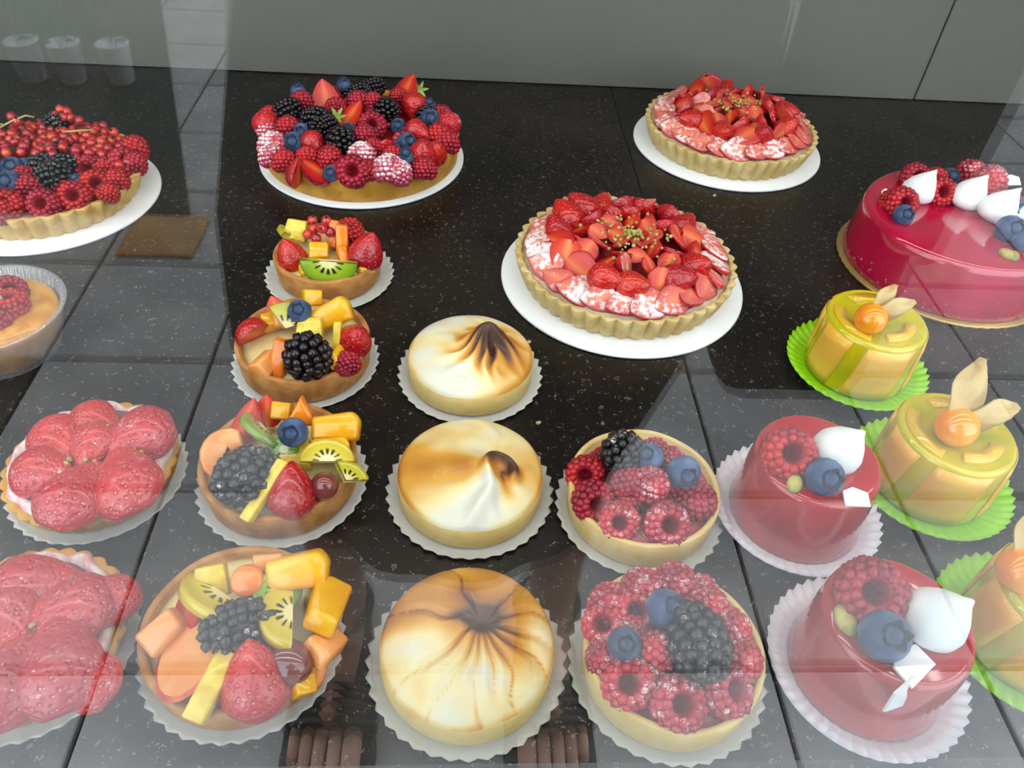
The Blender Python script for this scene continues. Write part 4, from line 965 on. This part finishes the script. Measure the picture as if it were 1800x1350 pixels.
# pink mirror-glazed cake
random.seed(41)
board(0.0885, 0.4167, 0.5583 - GAP, 'gold round board under the big pink glazed cake', m_gold, 60)
t = big('glazed_entremets', 0.4167, 0.5583, 'big pink mirror-glazed cake with meringue kisses and berries on a gold board', 'cake')
glaze_cake(t, 0.0835, 0.0810, 0.0480, 0.006, m_glaze_p, n=120)
for k_, x, y, z, s, rot in (('raspberry', 1583, 357, 57, 1.15, (60, 0, 0)), ('raspberry', 1607, 311, 57, 1.05, (60, 0, 0)), ('raspberry', 1650, 338, 57, 1.15, (55, 0, 0)), ('raspberry', 1643, 316, 58, .95, (140, 0, 0)), ('raspberry_s', 1705, 305, 58, 1.1, (150, 0, 0)), ('raspberry_s', 1735, 322, 58, 1.35, (150, 0, 0)), ('raspberry_s', 1742, 312, 60, 1.0, (150, 0, 0)), ('raspberry', 1720, 335, 57, 1.1, (150, 0, 0)),
                            ('kiss', 1606, 347, 51, 1.1, (0, 10, 0)), ('kiss', 1692, 358, 51, 1.15, (0, 10, 0)), ('kiss', 1742, 382, 51, 1.2, (0, 14, 0)), ('kiss', 1806, 398, 51, 1.1, (0, 0, 0)),
                            ('blueberry', 1588, 378, 56, 1.1, (50, 0, 0)), ('blueberry', 1668, 313, 60, 1.15, (40, 0, 0)), ('blueberry', 1786, 371, 58, 1.35, (50, 0, 0)), ('blueberry', 1775, 403, 58, 1.45, (50, 0, 0)), ('blueberry', 1798, 425, 56, 1.1, (50, 0, 0)), ('pistachio', 1770, 447, 53, 1.1, (0, 0, 30)), ('pistachio', 1782, 450, 53, 1.0, (0, 0, -30)), ('shard', 1556, 340, 53, .6, (50, 0, 20)), ('shard', 1778, 318, 57, .9, (30, 0, 10)), ('raspberry', 1830, 380, 57, 1.2, (50, 0, 0)), ('blueberry', 1840, 410, 57, 1.2, (50, 0, 0)), ('raspberry', 1565, 352, 56, .8, (150, 0, 0))):
    px(t, k_, x, y, z, s, rot)
m_flake = mat('dried_raspberry_flake', 'b4546a', 0.6, c2='8a2840', nscale=200)
pts, rad = [], []
for k in range(150):
    a = random.uniform(0, 2 * pi); z = abs(random.gauss(0, .005)) + .002; q = 0.0838 - z * 0.05
    pts.append((q * math.cos(a), q * math.sin(a), z)); rad.append(random.uniform(.0007, .0016))
V, F = balls(pts, rad); o = ob('berry_flakes', mesh('berry_flakes', V, F, m_flake, smooth=False), t); o['kind'] = 'stuff'

# ------------------------------------------------ cream cake in a pleated cup
m_cup = glass_mat('clear_pleated_cup', (0.96, 0.96, 0.96), 0.05, 0.14, (0.85, 0.85, 0.88))
m_sponge = mat('syrupy_sponge', 'e0a040', 0.3, 0.5, coat=0.3, c2='c07c28', nscale=60, bump=0.2, bscale=400)
m_cream2 = mat('piped_cream', 'f4e2c0', 0.45, 0.4)
t = thing('cream_cake_cup', 'golden sponge with raspberries and cream in a clear pleated cup', 'cake', (-0.317, 0.425 - GAP, CT + 0.0004))
n = 60
prof = [(0.0002, 0.0), (0.034, 0.0), (0.0352, 0.001), (0.0455, 0.0345), (0.0485, 0.0352), (0.0485, 0.0358), (0.0450, 0.0354), (0.0346, 0.0015), (0.0002, 0.0008)]
V, F = lathe(prof, n * 4, rfun=lambda th, i: 1 + (0.012 * math.cos(n * th) if i in (2, 3, 6, 7) else 0)); ob('pleated_cup', mesh('pleated_cup', V, F, m_cup), t)
prof = [(0.0002, 0.002), (0.032, 0.002), (0.034, 0.004), (0.0415, 0.027), (0.041, 0.030), (0.036, 0.033), (0.02, 0.034), (0.0003, 0.034)]
V, F = lathe(prof, 64); ob('sponge', mesh('sponge', V, F, m_sponge), t)
for X, Y, a in ring(7, 0.0165, 0.03): ob('raspberry', LIB['raspberry'], t, (X, Y, 0.038), (R(60) * math.sin(a), 0, a), 1.0)
V, F = lathe([(0.0105, 0.034), (0.0125, 0.038), (0.0125, 0.044), (0.010, 0.051), (0.007, 0.056), (0.003, 0.060), (0.0003, 0.061)], 48, rfun=lambda th, i: 1 + 0.08 * math.cos(8 * th + i * .5)); ob('cream_rosette', mesh('cream_rosette', V, F, m_cream2), t)

# crumbs lying on the granite
m_crumb = mat('pastry_crumb', 'c8b088', 0.8)
for i, (x, y, lb) in enumerate(((928, 603, 'pale pastry crumb on the granite beside the burnt-peaked meringue tart'), (945, 745, 'pale pastry crumb on the granite beside the curled meringue tart'), (1255, 345, 'pale crumb on the granite behind the middle strawberry tart'))):
    V, F = balls([(0, 0, .001), (.0012, .0006, .0009)], [.0014, .0012]); o = ob('crumb', mesh('crumb', V, F, m_crumb, smooth=False), None, at(x, y) - Vector((0, 0, .0002))); tag(o, lb, 'crumb', 'crumbs on the counter')
# ---------------------------------------------------------------- the street side: what the glass mirrors
m_skin = mat('brown_skin', 'd0a08c', 0.5, 0.4, c2='bf8f7c', nscale=20)
m_hair = mat('dark_hair', '1c1512', 0.5)
m_dress = mat('black_dress_fabric', '100f12', 0.9, 0.2)
m_sandal = mat('black_sandal', '0e1013', 0.45)
m_bag = mat('black_leather', '17161a', 0.5)
m_phone = mat('dark_phone', '101114', 0.2)

PX, PY = -0.005, -0.50
person = thing('person', 'person in dark clothes and black sandals, mirrored in the window glass', 'person', (PX, PY, 0))
SHIFT, STEP = 0.06, 0.03
class Skel:
    def __init__(s): s.v, s.r, s.e = [], [], []
    def p(s, co, r, to=None):
        co = Vector(co)
        if co.y > -0.31 and co.z > 0.9: co.y -= SHIFT
        if co.z < 0.2: co.y += STEP
        s.v.append(tuple(co - person.location)); s.r.append(r)
        if to is not None: s.e.append((to, len(s.v) - 1))
        return len(s.v) - 1
    def chain(s, start, pts):
        k = start
        for co, r in pts: k = s.p(co, r, k)
        return k
    def build(s, name, m, sub=2):
        me = bpy.data.meshes.new(name); me.from_pydata(s.v, s.e, []); me.materials.append(m)
        o = ob(name, me, person)
        o.modifiers.new('skin', 'SKIN'); o.modifiers['skin'].use_smooth_shade = True
        for i, d in enumerate(me.skin_vertices[0].data):
            rr = s.r[i]; d.radius = rr if isinstance(rr, tuple) else (rr, rr); d.use_root = (i == 0)
        sb = o.modifiers.new('sub', 'SUBSURF'); sb.levels = sub; sb.render_levels = sub
        return o
FX = {-1: -0.147, 1: 0.122}
b = Skel()
pel = b.p((PX, -0.53, 0.90), (0.13, 0.10))
sp1 = b.chain(pel, [((PX, -0.53, 1.02), (0.115, 0.085)), ((PX, -0.51, 1.18), (0.125, 0.09)), ((PX, -0.49, 1.32), (0.12, 0.085))])
nk = b.chain(sp1, [((PX, -0.455, 1.405), 0.048), ((PX, -0.43, 1.46), 0.045), ((PX, -0.405, 1.52), (0.062, 0.075)), ((PX, -0.39, 1.585), (0.072, 0.088)), ((PX, -0.395, 1.645), (0.055, 0.068))])
for s in (-1, 1):
    x = FX[s]
    b.chain(pel, [((PX + s * 0.085, -0.53, 0.84), 0.085), ((x * 0.85, -0.515, 0.64), 0.070), ((x * 0.95, -0.49, 0.46), 0.052), ((x, -0.515, 0.32), 0.050), ((x, -0.52, 0.18), 0.036), ((x, -0.515, 0.085), 0.031), ((x, -0.47, 0.055), (0.036, 0.030)), ((x - 0.004, -0.41, 0.042), (0.042, 0.022)), ((x - 0.006, -0.365, 0.034), (0.046, 0.016))])
    b.chain(sp1, [((PX + s * 0.16, -0.48, 1.335), 0.055), ((PX + s * 0.21, -0.44, 1.20), 0.044), ((PX + s * 0.225, -0.39, 1.07), 0.036), ((PX + s * 0.165, -0.30, 1.02), 0.032), ((PX + s * 0.122, -0.23, 0.985), 0.024), ((PX + s * 0.120, -0.195, 0.972), (0.030, 0.016)), ((PX + s * 0.120, -0.178, 0.966), (0.034, 0.014))])
b.build('body', m_skin)
def toe(x, y, z, L, r, name='toe'):
    k = Skel(); a = k.p((x, y, z), r); k.chain(a, [((x, y + L * 0.5, z + 0.003), r * 1.02), ((x, y + L, z - 0.004), r * 0.85)]); return k.build(name, m_skin, 2)
for s in (-1, 1):
    x = FX[s] - 0.006
    for i, (dx, L, r) in enumerate(((-0.030, 0.066, 0.0125), (-0.010, 0.064, 0.0092), (0.008, 0.056, 0.0088), (0.024, 0.047, 0.0084), (0.038, 0.036, 0.0080))):
        toe(x - s * dx * -1 if s < 0 else x + dx, -0.372, 0.030, L, r)
    # fingers wrapped on the phone
    for i in range(4):
        k = Skel(); a = k.p((PX + s * 0.098, -0.165, 0.980 - i * 0.012), 0.0085); k.chain(a, [((PX + s * 0.098, -0.138, 0.975 - i * 0.012), 0.008), ((PX + s * 0.092, -0.126, 0.962 - i * 0.011), 0.0072)]); k.build('finger', m_skin, 1)
    k = Skel(); a = k.p((PX + s * 0.108, -0.186, 0.985), 0.011); k.chain(a, [((PX + s * 0.092, -0.178, 1.002), 0.0095), ((PX + s * 0.072, -0.176, 1.004), 0.008)]); k.build('thumb', m_skin, 1)
# face and hair
hc = Vector((PX, -0.392, 1.575)) - person.location
for s in (-1, 1):
    V, F = (ICO3_V * 0.011).tolist(), ICO3_F; ob('eye', mesh('eye', V, F, mat('eye_white', 'e8e6e2', 0.2)), person, hc + Vector((s * 0.030, 0.080, -0.012)))
    V, F = (ICO3_V * np.array((0.006, 0.014, 0.026))).tolist(), ICO3_F; ob('ear', mesh('ear', V, F, m_skin), person, hc + Vector((s * 0.074, 0.0, -0.01)))
V, F = lathe([(0.0003, 0.03), (0.006, 0.022), (0.012, 0.0), (0.008, -0.008), (0.0003, -0.010)], 12); ob('nose', mesh('nose', V, F, m_skin), person, hc + Vector((0, 0.092, -0.03)), (R(-12), 0, 0))
V, F = (ICO3_V * np.array((0.022, 0.008, 0.007))).tolist(), ICO3_F; ob('mouth', mesh('mouth', V, F, mat('lip_colour', '8a4a44', 0.4)), person, hc + Vector((0, 0.078, -0.062)))
V, F = lathe([(0.0003, 0.112), (0.045, 0.104), (0.078, 0.070), (0.090, 0.02), (0.088, -0.05), (0.080, -0.12), (0.070, -0.13), (0.074, -0.05), (0.075, 0.0)], 32)
V = [(x, min(y, 0.055 if z < 0.045 else 0.088) * 1.08 - 0.012, z) for x, y, z in V]; ob('hair', mesh('hair', V, F, m_hair), person, hc)
# dress: elliptical loops from hem to neckline
V, F = lathe([(1, 0.0)] * 1, 4)
prof = [(0.155, 0.120, 0.27, -0.515, 0), (0.185, 0.130, 0.40, -0.515, 0), (0.212, 0.140, 0.54, -0.51, 0.010), (0.215, 0.145, 0.66, -0.515, 0.022), (0.192, 0.140, 0.82, -0.525, 0.038), (0.175, 0.125, 0.93, -0.53, 0.036), (0.150, 0.108, 1.05, -0.53, 0.01), (0.160, 0.112, 1.18, -0.515, 0), (0.165, 0.108, 1.29, -0.495, 0), (0.130, 0.085, 1.365, -0.475, 0), (0.075, 0.065, 1.40, -0.46, 0)]
V, F, n = [], [], 48
for off in (0.0, -0.004):
    for rx, ry, z, y, xc in prof:
        for k in range(n):
            a = 2 * pi * k / n; w = 1 + 0.03 * math.cos(9 * a) * max(0, (0.95 - z) / 0.5)
            V.append((xc + (rx + off) * w * math.cos(a), y - PY + (ry + off) * w * math.sin(a), z))
for o_ in (0, 1):
    for i in range(len(prof) - 1):
        for k in range(n):
            a = o_ * len(prof) * n + i * n + k; b_ = o_ * len(prof) * n + i * n + (k + 1) % n
            F.append((a, b_, b_ + n, a + n) if o_ == 0 else (b_, a, a + n, b_ + n))
for k in range(n): F.append((k, k + len(prof) * n, (k + 1) % n + len(prof) * n, (k + 1) % n))
ob('dress', mesh('dress', V, F, m_dress), person)
for s in (-1, 1):
    V, F = tube([Vector(p_) - person.location for p_ in ((PX + s * 0.13, -0.485, 1.345), (PX + s * 0.175, -0.475, 1.31), (PX + s * 0.212, -0.44, 1.20), (PX + s * 0.222, -0.41, 1.13))], [0.075, 0.075, 0.062, 0.058], 16, False); ob('sleeve', mesh('sleeve', V, F, m_dress), person)
    # sandal: sole, straps
    x = FX[s] - 0.006
    out = [(-.030, -.125), (.030, -.125), (.038, -.06), (.048, 0.02), (.058, .09), (.054, .135), (.020, .155), (-.030, .150), (-.056, .115), (-.054, .05), (-.042, -.03), (-.036, -.09)]
    if s > 0: out = [(-a, c) for a, c in out][::-1]
    sd = ob('sandal_sole', prism('sandal_sole', out, 0.022, m_sandal, 0.004, 2), person, Vector((x, -0.445 + STEP, 0.0115)) - person.location)
    for y0, w, hh in ((-0.385, 0.050, 0.052), (-0.402, 0.047, 0.064), (-0.42, 0.045, 0.068)):
        P = [Vector((x + w * math.cos(a), y0 + STEP + 0.010 * math.sin(a), 0.016 + hh * math.sin(a) * 0.85)) - person.location for a in np.linspace(0, pi, 12)]
        V, F = tube(P, 0.009, 8); V = [(v[0], v[1] * 1.0, v[2]) for v in V]; ob('sandal_strap', mesh('sandal_strap', V, F, m_sandal), person)
    P = [Vector((x + 0.040 * math.cos(a), -0.515 + STEP + 0.043 * math.sin(a), 0.085)) - person.location for a in np.linspace(0, 2 * pi, 20)]
    V, F = tube(P, 0.006, 8); ob('sandal_strap', mesh('sandal_strap', V, F, m_sandal), person)
person.location.y += SHIFT
bag = thing('shoulder_bag', 'black shoulder bag at the hip of the mirrored person', 'bag', (0.235, -0.315, 0.605))
ob('bag_body', box('bag_body', -0.052, 0.052, -0.04, 0.04, 0.0, 0.30, m_bag, 0.02, 3, True), bag)
ob('flap', box('flap', -0.054, 0.054, 0.022, 0.046, 0.13, 0.305, m_bag, 0.008, 2, True), bag)
V, F = tube([(0.03, 0, 0.295), (0.065, -0.005, 0.43), (0.065, -0.03, 0.57), (0.055, -0.07, 0.70), (0.01, -0.085, 0.81), (-0.07, -0.095, 0.855), (0.01, -0.15, 0.78), (0.075, -0.14, 0.55), (0.045, -0.03, 0.295)], 0.008, 8); ob('strap', mesh('strap', V, F, m_bag), bag)

ph_ = tag(ob('phone', box('phone', -0.075, 0.075, -0.037, 0.037, -0.0045, 0.0045, m_phone, 0.003, 2), None), 'dark phone held flat by the mirrored person', 'phone')
ph_.matrix_world = cam.matrix_world @ Matrix.Translation((0.0, -0.022, 0.016))

# potted herbs on a dark mat, far out on the pavement
m_mat = mat('dark_green_matting', '1c2a1e', 0.95, c2='263228', nscale=60, bump=0.3, bscale=300)
tag(ob('outdoor_mat', prism('outdoor_mat', [(-2.7, -3.48), (-1.29, -3.48), (-0.62, -1.45), (-2.7, -1.45)], 0.008, m_mat, 0.002), None, (0, 0, 0.0055)), 'dark green outdoor mat under the white pots, mirrored in the window', 'mat')
m_pot = mat('white_ceramic', 'f4f6fa', 0.3)
tan = tag(ob('coir_mat', box('coir_mat', -0.735, -0.575, -1.445, -1.29, 0.0005, 0.010, m_pave_tan, 0.003, 2)), 'small tan coir mat on the pavement, mirrored beside the dark mat', 'mat')
m_leafg = mat('herb_green', '5f7f4a', 0.6, c2='86a070', nscale=60, rnd=0.15)
for x, y, lb in ((-1.225, -2.13, 'small white pot with herbs, mirrored at the picture edge'), (-1.115, -2.13, 'small white pot with herbs, between the other two mirrored pots'), (-0.985, -2.14, 'small white pot with herbs, standing apart from the pair of mirrored pots')):
    t = thing('potted_herb', lb, 'plant', (x, y, 0.009), 0, 'white pots on the dark mat')
    V, F = lathe([(0.0003, 0.0), (0.032, 0.0), (0.034, 0.003), (0.043, 0.105), (0.045, 0.108), (0.041, 0.108), (0.036, 0.095), (0.0003, 0.094)], 28); ob('pot', mesh('pot', V, F, m_pot), t)
    rg = random.Random(int(x * 100)); V, F = [], []
    for k in range(34):
        a = rg.uniform(0, 6.28); r = rg.uniform(0, .05); hgt = rg.uniform(.11, .24); d = Vector((math.cos(a), math.sin(a), rg.uniform(.1, .8))).normalized(); s_ = d.orthogonal().normalized()
        c0 = Vector((r * math.cos(a), r * math.sin(a), hgt)); L_ = rg.uniform(.022, .04); o_ = len(V)
        for q in (c0 - d * L_ / 2, c0 + s_ * L_ * .3, c0 + d * L_ / 2, c0 - s_ * L_ * .3): V.append(tuple(q))
        V.append(tuple(c0 - d.cross(s_) * .002)); F += [(o_, o_ + 1, o_ + 2, o_ + 3), (o_ + 1, o_, o_ + 4), (o_ + 2, o_ + 1, o_ + 4), (o_ + 3, o_ + 2, o_ + 4), (o_, o_ + 3, o_ + 4)]
    ob('leaves', mesh('leaves', V, F, m_leafg, smooth=False), t)
    V, F = join(*[tube([(0.008 * math.cos(q), .008 * math.sin(q), .09), (.02 * math.cos(q), .02 * math.sin(q), .16), (.03 * math.cos(q), .03 * math.sin(q), .22)], .0018, 5) for q in (0, 2.1, 4.2)])[:2]; ob('stem', mesh('stem', V, F, m_leafg), t)
